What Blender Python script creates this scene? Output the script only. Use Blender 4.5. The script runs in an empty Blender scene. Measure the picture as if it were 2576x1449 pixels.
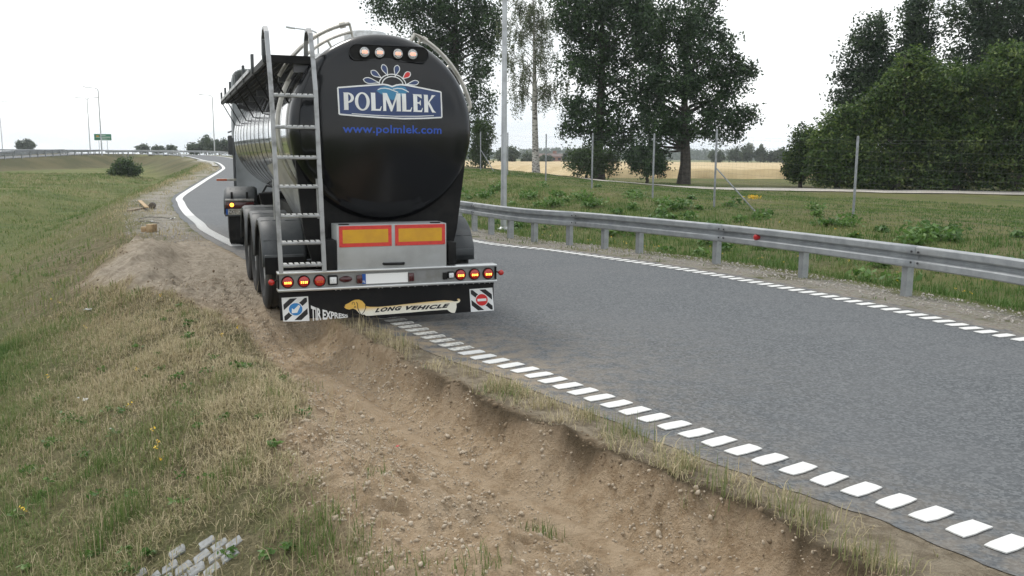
import bpy, bmesh, math, random
import numpy as np
from mathutils import Vector, Matrix
random.seed(7)
RNG = np.random.default_rng(11)
SC = bpy.context.scene
COL = SC.collection
PI = math.pi
R = math.radians

# ---------------------------------------------------------------- camera, sky, sun, exposure
F_PX, CAM_H, IMG_W, IMG_H = 2250.0, 1.95, 2576.0, 1449.0
PITCH = math.atan(340 / 2250.0)
ROLL = R(0.35)
cam_d = bpy.data.cameras.new('camera')
cam = bpy.data.objects.new('camera', cam_d)
COL.objects.link(cam)
cam_d.sensor_width = 36.0
cam_d.lens = 36.0 * F_PX / IMG_W
cam_d.clip_start = 0.05
cam_d.clip_end = 9000.0
cam.matrix_world = (Matrix.Translation((0, 0, CAM_H)) @ Matrix.Rotation(PI / 2 - PITCH, 4, 'X')
                    @ Matrix.Rotation(ROLL, 4, 'Z'))
SC.camera = cam

SUN_EL, SUN_AZ = R(52), R(-38)       # azimuth from +Y, positive to +X
world = bpy.data.worlds.new('World')
SC.world = world
world.use_nodes = True
wt = world.node_tree
wt.nodes.clear()
w_out = wt.nodes.new('ShaderNodeOutputWorld')
w_bg = wt.nodes.new('ShaderNodeBackground')
w_sky = wt.nodes.new('ShaderNodeTexSky')
w_sky.sky_type = 'NISHITA'
w_sky.sun_disc = False
w_sky.sun_elevation = SUN_EL
w_sky.sun_rotation = SUN_AZ
w_sky.air_density = 1.2
w_sky.dust_density = 3.0
w_co = wt.nodes.new('ShaderNodeTexCoord')
w_map = wt.nodes.new('ShaderNodeMapping')
w_map.inputs['Scale'].default_value = (1.0, 1.0, 4.5)
w_map.inputs['Location'].default_value = (0.3, 0.55, 0.2)
w_n = wt.nodes.new('ShaderNodeTexNoise')
w_n.inputs['Scale'].default_value = 1.25
w_n.inputs['Detail'].default_value = 6
w_n.inputs['Roughness'].default_value = 0.55
w_r = wt.nodes.new('ShaderNodeValToRGB')
w_r.color_ramp.elements[0].position = 0.36
w_r.color_ramp.elements[0].color = (7.3, 8.1, 8.8, 1)
w_r.color_ramp.elements[1].position = 0.55
w_r.color_ramp.elements[1].color = (12.4, 12.6, 12.6, 1)
w_mix = wt.nodes.new('ShaderNodeMix')
w_mix.data_type = 'RGBA'
w_mix.inputs['Factor'].default_value = 0.93       # closed cloud cover, a little blue left
wt.links.new(w_co.outputs['Generated'], w_map.inputs['Vector'])
wt.links.new(w_map.outputs[0], w_n.inputs['Vector'])
wt.links.new(w_n.outputs['Fac'], w_r.inputs[0])
wt.links.new(w_sky.outputs[0], w_mix.inputs['A'])
wt.links.new(w_r.outputs[0], w_mix.inputs['B'])
wt.links.new(w_mix.outputs['Result'], w_bg.inputs['Color'])
w_bg.inputs['Strength'].default_value = 0.10
wt.links.new(w_bg.outputs[0], w_out.inputs['Surface'])

sun_d = bpy.data.lights.new('sun', 'SUN')
sun_d.energy = 1.5
sun_d.angle = R(11)
sun_d.color = (1.0, 0.96, 0.9)
sun = bpy.data.objects.new('sun', sun_d)
COL.objects.link(sun)
sd = Vector((math.sin(SUN_AZ) * math.cos(SUN_EL), math.cos(SUN_AZ) * math.cos(SUN_EL), math.sin(SUN_EL)))
sun.rotation_euler = sd.to_track_quat('Z', 'Y').to_euler()
sun.location = (0, 0, 40)

SC.view_settings.view_transform = 'Standard'
SC.view_settings.look = 'None'
SC.view_settings.exposure = 0.25
SC.view_settings.gamma = 1.0
SC.view_settings.use_curve_mapping = False

# ---------------------------------------------------------------- pixel -> place
def ray(x, y):
    u, v = x - IMG_W / 2, y - IMG_H / 2
    c, s = math.cos(ROLL), math.sin(ROLL)
    u, v = u * c + v * s, -u * s + v * c
    a, b = u / F_PX, -v / F_PX
    return np.array([a, math.cos(PITCH) + b * math.sin(PITCH), -math.sin(PITCH) + b * math.cos(PITCH)])

def gnd(x, y, z=0.0):
    d = ray(x, y)
    t = (z - CAM_H) / d[2]
    return np.array([0, 0, CAM_H]) + d * t

def at(x, y, Y):
    d = ray(x, y)
    return np.array([0, 0, CAM_H]) + d * (Y / d[1])

# ---------------------------------------------------------------- numpy noise, polylines
def _hash(i, j, seed):
    h = (i.astype(np.int64) * 374761393 + j.astype(np.int64) * 668265263 + seed * 974634777) & 0xffffffff
    h = ((h ^ (h >> 13)) * 1274126177) & 0xffffffff
    h = h ^ (h >> 16)
    return (h & 0xffffff) / float(0xffffff)

def vnoise(x, y, seed=0):
    i, j = np.floor(x), np.floor(y)
    fx, fy = x - i, y - j
    fx, fy = fx * fx * (3 - 2 * fx), fy * fy * (3 - 2 * fy)
    i, j = i.astype(np.int64), j.astype(np.int64)
    a, b = _hash(i, j, seed), _hash(i + 1, j, seed)
    c, d = _hash(i, j + 1, seed), _hash(i + 1, j + 1, seed)
    return (a * (1 - fx) + b * fx) * (1 - fy) + (c * (1 - fx) + d * fx) * fy

def fbm(x, y, seed=0, octs=4, gain=0.5):
    s, a, t, f = 0.0, 1.0, 0.0, 1.0
    for k in range(octs):
        s = s + a * (vnoise(x * f + 17.3 * k, y * f - 9.1 * k, seed + k) - 0.5)
        t += a
        a *= gain
        f *= 2.03
    return s / t * 2

def sstep(a, b, x):
    t = np.clip((x - a) / (b - a), 0, 1)
    return t * t * (3 - 2 * t)

def catmull(pts, n=8):
    P = np.array(pts, float)
    P = np.vstack([2 * P[0] - P[1], P, 2 * P[-1] - P[-2]])
    out = []
    for i in range(1, len(P) - 2):
        for k in range(n):
            t = k / n
            out.append(0.5 * ((2 * P[i]) + (-P[i - 1] + P[i + 1]) * t + (2 * P[i - 1] - 5 * P[i] + 4 * P[i + 1] - P[i + 2]) * t * t
                              + (-P[i - 1] + 3 * P[i] - 3 * P[i + 1] + P[i + 2]) * t ** 3))
    out.append(P[-2])
    return np.array(out)

def offset2(poly, d):
    """parallel curve, d > 0 to the right of the direction of travel"""
    t = np.gradient(poly[:, :2], axis=0)
    t /= np.linalg.norm(t, axis=1)[:, None]
    o = poly.copy()
    o[:, 0] += t[:, 1] * d
    o[:, 1] -= t[:, 0] * d
    return o

def pdist(px, py, poly):
    """signed distance to a polyline (positive right of travel) and arc length of the foot"""
    best = np.full(px.shape, 1e18)
    sgn = np.zeros(px.shape)
    arc = np.zeros(px.shape)
    acc = 0.0
    for k in range(len(poly) - 1):
        ax, ay = poly[k][0], poly[k][1]
        bx, by = poly[k + 1][0], poly[k + 1][1]
        dx, dy = bx - ax, by - ay
        L2 = dx * dx + dy * dy
        t = np.clip(((px - ax) * dx + (py - ay) * dy) / L2, 0, 1)
        ex, ey = px - (ax + t * dx), py - (ay + t * dy)
        d2 = ex * ex + ey * ey
        m = d2 < best
        best = np.where(m, d2, best)
        sgn = np.where(m, np.sign(ex * dy - ey * dx), sgn)
        arc = np.where(m, acc + t * math.sqrt(L2), arc)
        acc += math.sqrt(L2)
    return np.sqrt(best) * np.where(sgn == 0, 1, sgn), arc

def arclen(poly):
    return np.concatenate([[0], np.cumsum(np.linalg.norm(np.diff(poly[:, :2], axis=0), axis=1))])

def walk(poly, s):
    """point and unit tangent at arc length s (2D)"""
    a = arclen(poly)
    x, y = np.interp(s, a, poly[:, 0]), np.interp(s, a, poly[:, 1])
    e = 0.2
    x2, y2 = np.interp(s + e, a, poly[:, 0]), np.interp(s + e, a, poly[:, 1])
    x1, y1 = np.interp(s - e, a, poly[:, 0]), np.interp(s - e, a, poly[:, 1])
    t = np.array([x2 - x1, y2 - y1])
    t /= np.linalg.norm(t)
    return np.array([x, y]), t

# ---------------------------------------------------------------- materials
MAT = {}
def nd(nt, kind, **kw):
    n = nt.nodes.new(kind)
    for k, v in kw.items():
        n.inputs[k].default_value = v
    return n

def mixc(nt, fac, a, b):
    m = nt.nodes.new('ShaderNodeMix')
    m.data_type = 'RGBA'
    for sock, v in (('Factor', fac), ('A', a), ('B', b)):
        if hasattr(v, 'links'):
            nt.links.new(v, m.inputs[sock])
        else:
            m.inputs[sock].default_value = v if sock == 'Factor' else (*v, 1)
    return m.outputs['Result']

def ramp(nt, src, p0, p1):
    r = nt.nodes.new('ShaderNodeMapRange')
    r.interpolation_type = 'SMOOTHSTEP'
    r.inputs['From Min'].default_value = p0
    r.inputs['From Max'].default_value = p1
    nt.links.new(src, r.inputs['Value'])
    return r.outputs[0]

def noise(nt, scale, detail=4, rough=0.55, vec=None):
    n = nd(nt, 'ShaderNodeTexNoise', Scale=scale, Detail=detail, Roughness=rough)
    if vec is not None:
        nt.links.new(vec, n.inputs['Vector'])
    return n.outputs['Fac']

def base_mat(name):
    m = bpy.data.materials.new(name)
    m.use_nodes = True
    nt = m.node_tree
    b = nt.nodes['Principled BSDF']
    MAT[name] = m
    return m, nt, b

def mat(name, col, rough=0.5, metal=0.0, col2=None, nscale=8.0, spread=(0.4, 0.65), bump=0.0, bscale=60.0,
        spec=0.5, coat=0.0, emit=None, estr=0.0, rough2=None):
    m, nt, b = base_mat(name)
    tc = nt.nodes.new('ShaderNodeTexCoord').outputs['Object']
    b.inputs['Base Color'].default_value = (*col, 1)
    b.inputs['Roughness'].default_value = rough
    b.inputs['Metallic'].default_value = metal
    b.inputs['Specular IOR Level'].default_value = spec
    b.inputs['Coat Weight'].default_value = coat
    b.inputs['Coat Roughness'].default_value = 0.08
    if col2 is not None:
        f = ramp(nt, noise(nt, nscale, 6, 0.6, tc), *spread)
        nt.links.new(mixc(nt, f, col, col2), b.inputs['Base Color'])
        if rough2 is not None:
            mr = nt.nodes.new('ShaderNodeMapRange')
            mr.inputs['To Min'].default_value = rough
            mr.inputs['To Max'].default_value = rough2
            nt.links.new(f, mr.inputs['Value'])
            nt.links.new(mr.outputs[0], b.inputs['Roughness'])
    if bump:
        bp = nd(nt, 'ShaderNodeBump', Strength=bump, Distance=0.01)
        nt.links.new(noise(nt, bscale, 4, 0.6, tc), bp.inputs['Height'])
        nt.links.new(bp.outputs[0], b.inputs['Normal'])
    if emit:
        b.inputs['Emission Color'].default_value = (*emit, 1)
        b.inputs['Emission Strength'].default_value = estr
    return m

# ---------------------------------------------------------------- mesh builders
class MB:
    def __init__(s):
        s.v, s.f = [], []
    def add(s, v, f):
        o = len(s.v)
        s.v += [tuple(p) for p in v]
        s.f += [tuple(i + o for i in q) for q in f]
        return s
    def box(s, c, d, rz=0.0, ch=0.0, M=None):
        """centre, full size, chamfer"""
        hx, hy, hz = d[0] / 2, d[1] / 2, d[2] / 2
        if ch <= 0:
            v = [(x * hx, y * hy, z * hz) for x in (-1, 1) for y in (-1, 1) for z in (-1, 1)]
            f = [(0, 1, 3, 2), (4, 6, 7, 5), (0, 4, 5, 1), (2, 3, 7, 6), (0, 2, 6, 4), (1, 5, 7, 3)]
        else:
            bm = bmesh.new()
            bmesh.ops.create_cube(bm, size=1.0)
            for q in bm.verts:
                q.co = Vector((q.co.x * d[0], q.co.y * d[1], q.co.z * d[2]))
            bmesh.ops.bevel(bm, geom=list(bm.edges), offset=ch, segments=2, profile=0.5, affect='EDGES')
            bm.verts.index_update()
            v = [tuple(q.co) for q in bm.verts]
            f = [[q.index for q in fa.verts] for fa in bm.faces]
            bm.free()
        cr, sr = math.cos(rz), math.sin(rz)
        v = [Vector((c[0] + x * cr - y * sr, c[1] + x * sr + y * cr, c[2] + z)) for x, y, z in v]
        if M is not None:
            v = [M @ q for q in v]
        return s.add(v, f)
    def tube(s, pts, r, n=8, caps=True, closed=False):
        P = [Vector(p) for p in pts]
        k = len(P)
        rr = r if isinstance(r, (list, tuple, np.ndarray)) else [r] * k
        v, f = [], []
        up = None
        for i, p in enumerate(P):
            if closed:
                t = (P[(i + 1) % k] - P[i - 1]).normalized()
            else:
                t = (P[min(i + 1, k - 1)] - P[max(i - 1, 0)]).normalized()
            if up is None:
                up = Vector((0, 0, 1)) if abs(t.z) < 0.9 else Vector((1, 0, 0))
            a = t.cross(up).normalized()
            b = a.cross(t).normalized()
            up = b
            for j in range(n):
                w = 2 * PI * j / n
                v.append(p + (a * math.cos(w) + b * math.sin(w)) * rr[i])
        m = k if closed else k - 1
        for i in range(m):
            i2 = (i + 1) % k
            for j in range(n):
                j2 = (j + 1) % n
                f.append((i * n + j, i * n + j2, i2 * n + j2, i2 * n + j))
        if caps and not closed:
            f.append(tuple(range(n - 1, -1, -1)))
            f.append(tuple((k - 1) * n + j for j in range(n)))
        return s.add(v, f)
    def lathe(s, prof, n=32, M=None, cap0=False, cap1=False):
        """profile of (radius, axial) spun about local Z, then placed by M"""
        v, f = [], []
        k = len(prof)
        for (r, a) in prof:
            for j in range(n):
                w = 2 * PI * j / n
                v.append(Vector((r * math.cos(w), r * math.sin(w), a)))
        for i in range(k - 1):
            for j in range(n):
                j2 = (j + 1) % n
                f.append((i * n + j, i * n + j2, (i + 1) * n + j2, (i + 1) * n + j))
        if cap0:
            f.append(tuple(range(n - 1, -1, -1)))
        if cap1:
            f.append(tuple((k - 1) * n + j for j in range(n)))
        if M is not None:
            v = [M @ q for q in v]
        return s.add(v, f)
    def prism(s, poly, axis, a, b):
        """2D polygon extruded from a to b along an axis: 'y' takes (x,z), 'x' takes (y,z), 'z' takes (x,y)"""
        n = len(poly)
        def P(p, t):
            return {'y': (p[0], t, p[1]), 'x': (t, p[0], p[1]), 'z': (p[0], p[1], t)}[axis]
        v = [P(p, a) for p in poly] + [P(p, b) for p in poly]
        f = [tuple(range(n)), tuple(range(2 * n - 1, n - 1, -1))]
        f += [(i, i + n, (i + 1) % n + n, (i + 1) % n) for i in range(n)]
        return s.add(v, f)
    def strip(s, A, B):
        n = len(A)
        s.add(list(A) + list(B), [(i, i + 1, n + i + 1, n + i) for i in range(n - 1)])
        return s
    def build(s, name, m, parent=None, smooth=True, angle=35, fix=True):
        me = bpy.data.meshes.new(name)
        me.from_pydata([tuple(q) for q in s.v], [], s.f)
        if fix:
            bm = bmesh.new()
            bm.from_mesh(me)
            bmesh.ops.recalc_face_normals(bm, faces=list(bm.faces))
            bm.to_mesh(me)
            bm.free()
        if m is not None:
            me.materials.append(MAT[m] if isinstance(m, str) else m)
        if smooth:
            me.polygons.foreach_set('use_smooth', [True] * len(me.polygons))
            me.set_sharp_from_angle(angle=R(angle))
        me.update()
        o = bpy.data.objects.new(name, me)
        COL.objects.link(o)
        if parent is not None:
            o.parent = parent
        return o

def np_mesh(name, verts, faces, m, attrs=None, parent=None, smooth=False):
    """verts (N,3); faces = list of (K,n) index arrays"""
    me = bpy.data.meshes.new(name)
    me.vertices.add(len(verts))
    me.vertices.foreach_set('co', np.asarray(verts, np.float32).ravel())
    tot = sum(f.size for f in faces)
    npol = sum(len(f) for f in faces)
    me.loops.add(tot)
    me.loops.foreach_set('vertex_index', np.concatenate([f.ravel() for f in faces]).astype(np.int32))
    sizes = np.concatenate([np.full(len(f), f.shape[1], np.int32) for f in faces])
    me.polygons.add(npol)
    me.polygons.foreach_set('loop_start', np.concatenate([[0], np.cumsum(sizes)[:-1]]).astype(np.int32))
    me.polygons.foreach_set('loop_total', sizes)
    if smooth:
        me.polygons.foreach_set('use_smooth', np.ones(npol, bool))
    for k, a in (attrs or {}).items():
        at_ = me.attributes.new(k, 'FLOAT', 'POINT')
        at_.data.foreach_set('value', np.asarray(a, np.float32))
    me.update(calc_edges=True)
    me.materials.append(MAT[m])
    o = bpy.data.objects.new(name, me)
    COL.objects.link(o)
    if parent is not None:
        o.parent = parent
    return o

def tag(o, label=None, cat=None, group=None, kind=None):
    if label: o['label'] = label
    if cat: o['category'] = cat
    if group: o['group'] = group
    if kind: o['kind'] = kind
    return o

def thing(name, label, cat, loc=(0, 0, 0), rz=0.0, group=None):
    o = bpy.data.objects.new(name, None)
    o.empty_display_size = 0.1
    COL.objects.link(o)
    o.location = loc
    o.rotation_euler = (0, 0, rz)
    return tag(o, label, cat, group)

def child(o, parent):
    o.parent = parent
    return o
# ================================================================ THE SETTING
# ---- road lines in plan, read off the photograph and dropped on the road's own height
ZR_Y = np.array([-60, 42, 56, 78, 91, 117, 129, 147, 160, 200, 4000.])
ZR_Z = np.array([0, 0, .15, .34, .46, .70, .86, 1.12, 1.28, 1.36, 1.36])
_yy = np.linspace(-60, 400, 1841)
_zz = np.interp(_yy, ZR_Y, ZR_Z)
_zz = np.convolve(np.pad(_zz, 30, mode='edge'), np.ones(61) / 61, 'valid')
def zroad(Y):
    return np.interp(Y, _yy, _zz)

def on_road(x, y):
    Ys = np.linspace(3, 260, 3000)
    d = ray(x, y)
    v = CAM_H + d[2] * Ys / d[1] - zroad(Ys)
    k = np.argmax(v < 0)
    return at(x, y, Ys[k])[:2]

LL_px = [(2540, 1377), (2233, 1270), (1924, 1159), (1602, 1040), (1340, 942), (1020, 818)]
LL_far = [(540, 592), (500, 561), (470, 535), (456, 511), (458, 492), (516, 454), (555, 430), (562, 421), (546, 409), (516, 404)]
LLp = [on_road(*p) for p in LL_px] + [on_road(*p) for p in LL_far]
LLp = [LLp[0] + (LLp[0] - LLp[1]) * k for k in (14, 6, 2)] + LLp + [np.array(p) for p in ((-54, 148), (-65, 161), (-82, 174), (-115, 188), (-190, 206))]
LL = catmull(LLp, 10)
RL_px = [(2545, 853), (2300, 794), (2000, 732), (1700, 677), (1400, 632), (1160, 601)]
RLp = [on_road(*p) for p in RL_px]
_far = offset2(LL, 4.95)
_far = [p for p in _far[::10] if p[1] > 27 and p[0] < -3]
RLp = [RLp[0] + np.array((.62 * k, -k)) for k in (40, 14, 6, 2)] + RLp + _far
RL = catmull(RLp, 10)
EL = offset2(LL, -0.34)
ER = offset2(RL, 0.36)
# second ramp on the bank, and the rails
R2 = catmull([(-70, -60), (-68.5, 40), (-67.5, 100), (-66.8, 130), (-66.4, 146), (-69, 156)], 6)
R2L = offset2(R2, -5.4)

# ---- wheel rut along the verge
RUT = catmull([gnd(1990, 1600, -.2)[:2], gnd(1700, 1420, -.24)[:2], gnd(1400, 1268, -.24)[:2], gnd(1150, 1135, -.22)[:2], gnd(950, 1000, -.2)[:2],
               gnd(790, 870, -.1)[:2], gnd(690, 775, 0)[:2], gnd(640, 700, .03)[:2], gnd(608, 640, .05)[:2], gnd(590, 614, .03)[:2]], 8)
ZF_Y = [0, 15, 24, 30, 38, 45, 55, 80, 120, 200]
ZF_Z = [-.1, .02, .16, .32, .50, .62, .85, 1.0, 1.1, 1.2]
ZA_Y = [0, 20, 40, 60, 75, 120, 300, 600, 2500, 6000]
ZA_Z = [-.05, 0, .02, .05, .0, -.4, -1.6, -3.2, -10, -12]
SANDW_Y = [2.5, 3.5, 5, 6.2, 7.2, 8.2, 9.5, 11, 12.5, 14, 15.5, 17, 19, 20.2, 21.2]
SANDW = [1.5, 1.55, 1.5, 1.2, .75, .5, .45, .75, 1.7, 2.5, 2.5, 2.1, 1.3, .7, .0]

def zr2(Y):
    return np.interp(Y, [0, 60, 95, 118, 135, 146, 165], [-.9, -.5, .1, .64, 1.10, 1.32, 1.34])

def simplify(P, tol):
    P = np.asarray(P)[:, :2]
    keep = [0, len(P) - 1]
    st = [(0, len(P) - 1)]
    while st:
        a, b = st.pop()
        if b - a < 2: continue
        d = P[b] - P[a]; L = np.linalg.norm(d) + 1e-12
        q = P[a + 1:b] - P[a]
        e = np.abs(q[:, 0] * d[1] - q[:, 1] * d[0]) / L
        k = int(np.argmax(e))
        if e[k] > tol * (1 + .02 * max(0, P[a + 1 + k][1] - 15)):
            keep.append(a + 1 + k); st += [(a, a + 1 + k), (a + 1 + k, b)]
    return P[sorted(keep)]
TR = catmull([(95, 36), (60, 41), (34, 44), (25, 45.2), (18, 46.8), (11, 49), (6, 52.5), (3, 58), (-1, 68), (-8, 90), (-24, 125)], 8)
TR_s = simplify(TR, .05)
EL_s, ER_s, RUT_s, R2_s = simplify(EL, .008), simplify(ER, .008), simplify(RUT, .008), simplify(R2, .05)

def terrain(X, Y, full=False):
    X = np.asarray(X, float); Y = np.asarray(Y, float)
    dl, _ = pdist(X, Y, EL_s); dl = -dl                  # > 0 left of the asphalt
    dr, _ = pdist(X, Y, ER_s)                            # > 0 right of the asphalt
    ru, ru_s = pdist(X, Y, RUT_s)
    s2, _ = pdist(X, Y, R2_s)
    zr = zroad(Y)
    near = sstep(46, 30, Y)
    big = fbm(X / 9, Y / 9, 3, 4)
    apr = np.exp(-(((X - APRON[0]) / .42) ** 2 + ((Y - APRON[1]) / .42) ** 2) ** 2)
    mid = fbm(X / 1.7, Y / 1.7, 21, 4) * (1 - apr)
    fine = fbm(X / .22, Y / .22, 41, 4, .6) * (1 - apr)
    # left bowl
    crest = 1.75 + .25 * mid * near
    fl = -1.30 + .16 * big + (.80 - .1 * sstep(30, 90, Y)) * sstep(4.6, 11.5, dl + 1.2 * mid) * sstep(9, 22, Y)
    za = zr + .03 - .40 * np.maximum(0, dl - crest) - .035 * np.minimum(np.maximum(dl, 0), 1.7)
    zq = zr2(Y)
    zb = zq - .52 * np.maximum(0, s2 - .9)
    k = .22
    def smax(a, b):
        return 0.5 * (a + b + np.sqrt((a - b) ** 2 + k * k))
    zl = smax(smax(za, fl), zb)
    zl = zl + mid * .05 * sstep(.3, 1.5, dl) + .02 * fine * sstep(.2, .6, dl)
    # wheel rut and thrown-up sand
    inY = sstep(20.8, 19.5, Y)
    shallow = sstep(9.2, 11.2, Y)
    floor = -.30 * (1 - shallow) + .02 * shallow
    lip = .035 + .03 * mid
    bermh = .09 * (1 - shallow) + .34 * shallow * sstep(19.5, 16, Y)
    wl = np.interp(Y, SANDW_Y, SANDW)
    wob = .07 * fbm(X / .5, Y / .5, 77, 3)
    right = floor + (lip - floor) * (.35 * sstep(.12, .30, ru + wob) + .65 * sstep(.27, .38, ru + wob))
    lw = np.maximum(wl, .3)
    b0 = .75 + .2 * shallow
    rise = (1 - shallow) * sstep(.08, 1.25, -ru + wob) + shallow * sstep(.05, .35, -ru + wob)
    bp = sstep(b0, b0 + .75, -ru + .3 * mid) * (1 - sstep(.75, 1.6, -ru / lw * 1.05 + .2 * mid))
    left = floor + (zl - floor) * rise + bermh * bp
    rutz = np.where(ru > 0, right, left)
    sandm = np.where(ru > 0, 1 - sstep(.36, .50, ru + wob * 1.6), 1 - sstep(.8, 1.12, -ru / lw + .25 * mid + .12 * fine)) * inY
    win = np.where(ru > 0, 1 - sstep(.45, .75, ru), 1 - sstep(1.25, 2.1, -ru / np.maximum(lw, .75))) * inY * (dl > -.05)
    zl = zl * (1 - win) + rutz * win
    clod = .62 * fbm(X / .40, Y / .40, 55, 4, .55) + .75 * fbm(X / .10, Y / .10, 58, 3, .6)
    lump = np.maximum(0, fbm(X / .16, Y / .16, 61, 3) - .12)
    groove = np.exp(-((ru + .20 + .03 * mid) / .04) ** 2) + np.exp(-((ru - .07) / .035) ** 2) + shallow * 1.6 * np.exp(-((ru + .40 + .05 * mid) / .06) ** 2)
    treadz = np.sin(ru_s * 2 * PI / .075 + np.sign(ru + .2) * ru * 22) * .007 * (np.exp(-((ru + .12) / .16) ** 4) + np.exp(-((ru + .66) / .16) ** 4)) * shallow * 1.5
    smoothtrack = np.exp(-((ru + .02) / .10) ** 4)
    zl = zl + sandm * ((clod * .062 + lump * .17 * sstep(.25, .6, -ru) * (1 - .6 * shallow * (ru > -.9))) * (1 - .85 * smoothtrack) + .012 * np.sin(ru_s * 9 + 3 * mid + 14 * fine) * np.exp(-((ru - .30) / .10) ** 2) - .035 * groove * (1 - shallow) + treadz - .02 * groove * shallow)
    # crumbled dark edge under the lip
    zl = zl + win * np.exp(-((ru - .40) / .09) ** 2) * (.035 * fine)
    # foot prints
    for (fx, fy) in FOOT:
        q = ((X - fx) / .17) ** 2 + ((Y - fy) / .10) ** 2
        zl = zl - .055 * np.exp(-q) + .012 * np.exp(-(q - 2.2) ** 2)
    # right bank
    zf = np.interp(Y, ZF_Y, ZF_Z)
    zfar = np.interp(Y, ZA_Y, ZA_Z)
    zR = np.where(dr < 1.0, 0, np.where(dr < 2.8, -.22 * sstep(1.0, 2.8, dr), -.22 + (zf - zr * .0 + .22) * sstep(2.8, 9.5, dr)))
    zR = zr * (1 - sstep(2, 9, dr)) + zR
    wfar = sstep(10.5, 22, dr)
    zR = zR * (1 - wfar) + zfar * wfar
    zR = zR + (.11 * mid + .02 * fine) * sstep(.9, 3, dr) * (1 - .6 * wfar) + .16 * big * sstep(3, 8, dr) * (Y < 400) * (1 - sstep(8.5, 12, dr))
    dt, _ = pdist(X, Y, TR_s)
    zR = zR + .05 * (1 - sstep(2.2, 4.5, np.abs(dt)))
    z = np.where(dl > 0, zl, np.where(dr > 0, zR, zr))
    # bed of the asphalt: the sheet lies on it
    cell = np.maximum(.03, .034 * (Y - 11))
    cellx = np.maximum(np.abs(X) - 4.5, 0) * .034
    inside = np.maximum(np.minimum(-dl, -dr) - .16, 0)
    ina = np.where((dl < 0) & (dr < 0), 1.0, 0.0)
    z = np.where(ina > 0, zr - .005 - np.minimum(.25, .35 * np.minimum(inside, 1.0)), z)
    edge = np.minimum(np.where(dl > 0, dl, 9e9), np.where(dr > 0, dr, 9e9))
    lowe = (1 - sstep(.02, .14, edge - cell * .6 - cellx)) * (1 - ina)
    z = z * (1 - lowe) + np.minimum(z, zr - .003) * lowe
    hold = (1 - sstep(.10, .34, edge)) * (1 - ina)
    z = np.where(hold > 0, z * (1 - hold) + np.maximum(z, zr - .004) * hold, z)
    if not full:
        return z
    return dict(z=z, dl=dl, dr=dr, ru=ru, sand=np.clip(sandm, 0, 1) * (dl > 0), mid=mid, big=big, fine=fine, s2=s2)

APRON = (500.0, 500.0)
FOOT = [tuple(gnd(1150, 1212, .05)[:2]), tuple(gnd(905, 1105, .08)[:2]), tuple(gnd(1330, 1185, 0)[:2] + np.array((-.1, -.1)))]

def hz(x, y):
    return float(terrain(np.array([x]), np.array([y]))[0])

def hit(px, py, far=200.0):
    """first point of the terrain under a pixel"""
    Ys = np.concatenate([np.arange(2.5, 30, .03), np.arange(30, far, .25)])
    d = ray(px, py)
    P = np.array([0, 0, CAM_H])[None] + d[None] * (Ys / d[1])[:, None]
    z = terrain(P[:, 0], P[:, 1])
    k = int(np.argmax(P[:, 2] < z))
    return np.array([P[k, 0], P[k, 1], z[k]])

APRON = tuple(hit(468, 1402, 20)[:2])

# ---- ground sheet: graded grid, one mesh to the horizon
def graded(lo, a, b, hi, st, g):
    mid_ = list(np.arange(a, b + 1e-6, st))
    up, x, s = [], mid_[-1], st
    while x < hi:
        s *= g; x += s; up.append(x)
    dn, x, s = [], mid_[0], st
    while x > lo:
        s *= g; x -= s; dn.append(x)
    return np.array(dn[::-1] + mid_ + up)

gx = graded(-1500, -4.6, 3.2, 1500, .026, 1.034)
gy = graded(-60, 2.8, 11.0, 1500, .026, 1.034)
GX, GY = np.meshgrid(gx, gy)
T = terrain(GX.ravel(), GY.ravel(), True)
nx, ny = len(gx), len(gy)
idx = np.arange(nx * ny).reshape(ny, nx)
quads = np.stack([idx[:-1, :-1].ravel(), idx[:-1, 1:].ravel(), idx[1:, 1:].ravel(), idx[1:, :-1].ravel()], 1)
V = np.stack([GX.ravel(), GY.ravel(), T['z']], 1)

# cover of the ground: what lies there
gY = GY.ravel()
nz = T['mid']
grav_l = .85 * (1 - sstep(.7, 1.5, T['dl'] + .6 * nz)) * (T['dl'] > 0) * sstep(18, 22, gY) * sstep(150, 110, gY)
soil_l = (1 - sstep(.5, 1.0, T['dl'] + .25 * nz)) * (T['dl'] > -.6) * sstep(22, 19, gY)
grav_r = .8 * sstep(-.1, .15, np.maximum(T['dr'], .2) + .25 * nz) * (T['dr'] > -.6) * (1 - sstep(.7, 1.1, T['dr'] + .35 * nz))
heap = T['sand'] * sstep(9.5, 12.5, gY)
dry = np.clip(np.where(T['dl'] > 0, 1.05 - sstep(2.2, 5.5, T['dl'] + 1.6 * nz) * .9, .35 + .5 * nz), 0, 1)
dry = np.where((T['dl'] > 0) & (gY > 22), dry * .55 + .12, dry)
bank = sstep(10, 4, T['s2'] + 2 * nz) * (T['dl'] > 0) * sstep(40, 60, gY) + sstep(1.0, 1.6, T['dl']) * sstep(6.5, 4, T['dl'] + nz) * sstep(85, 115, gY)
lipm = np.exp(-((T['ru'] - .40 - .05 * T['fine']) / .07) ** 2) * sstep(9, 7, gY) * (T['dl'] > .05)
attrs = dict(lip=lipm, bank=np.clip(bank, 0, 1), sand=np.clip(T['sand'], 0, 1), gravel=np.clip(grav_l + grav_r, 0, 1), soil=np.clip(soil_l, 0, 1), heap=heap, dry=dry)

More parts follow.
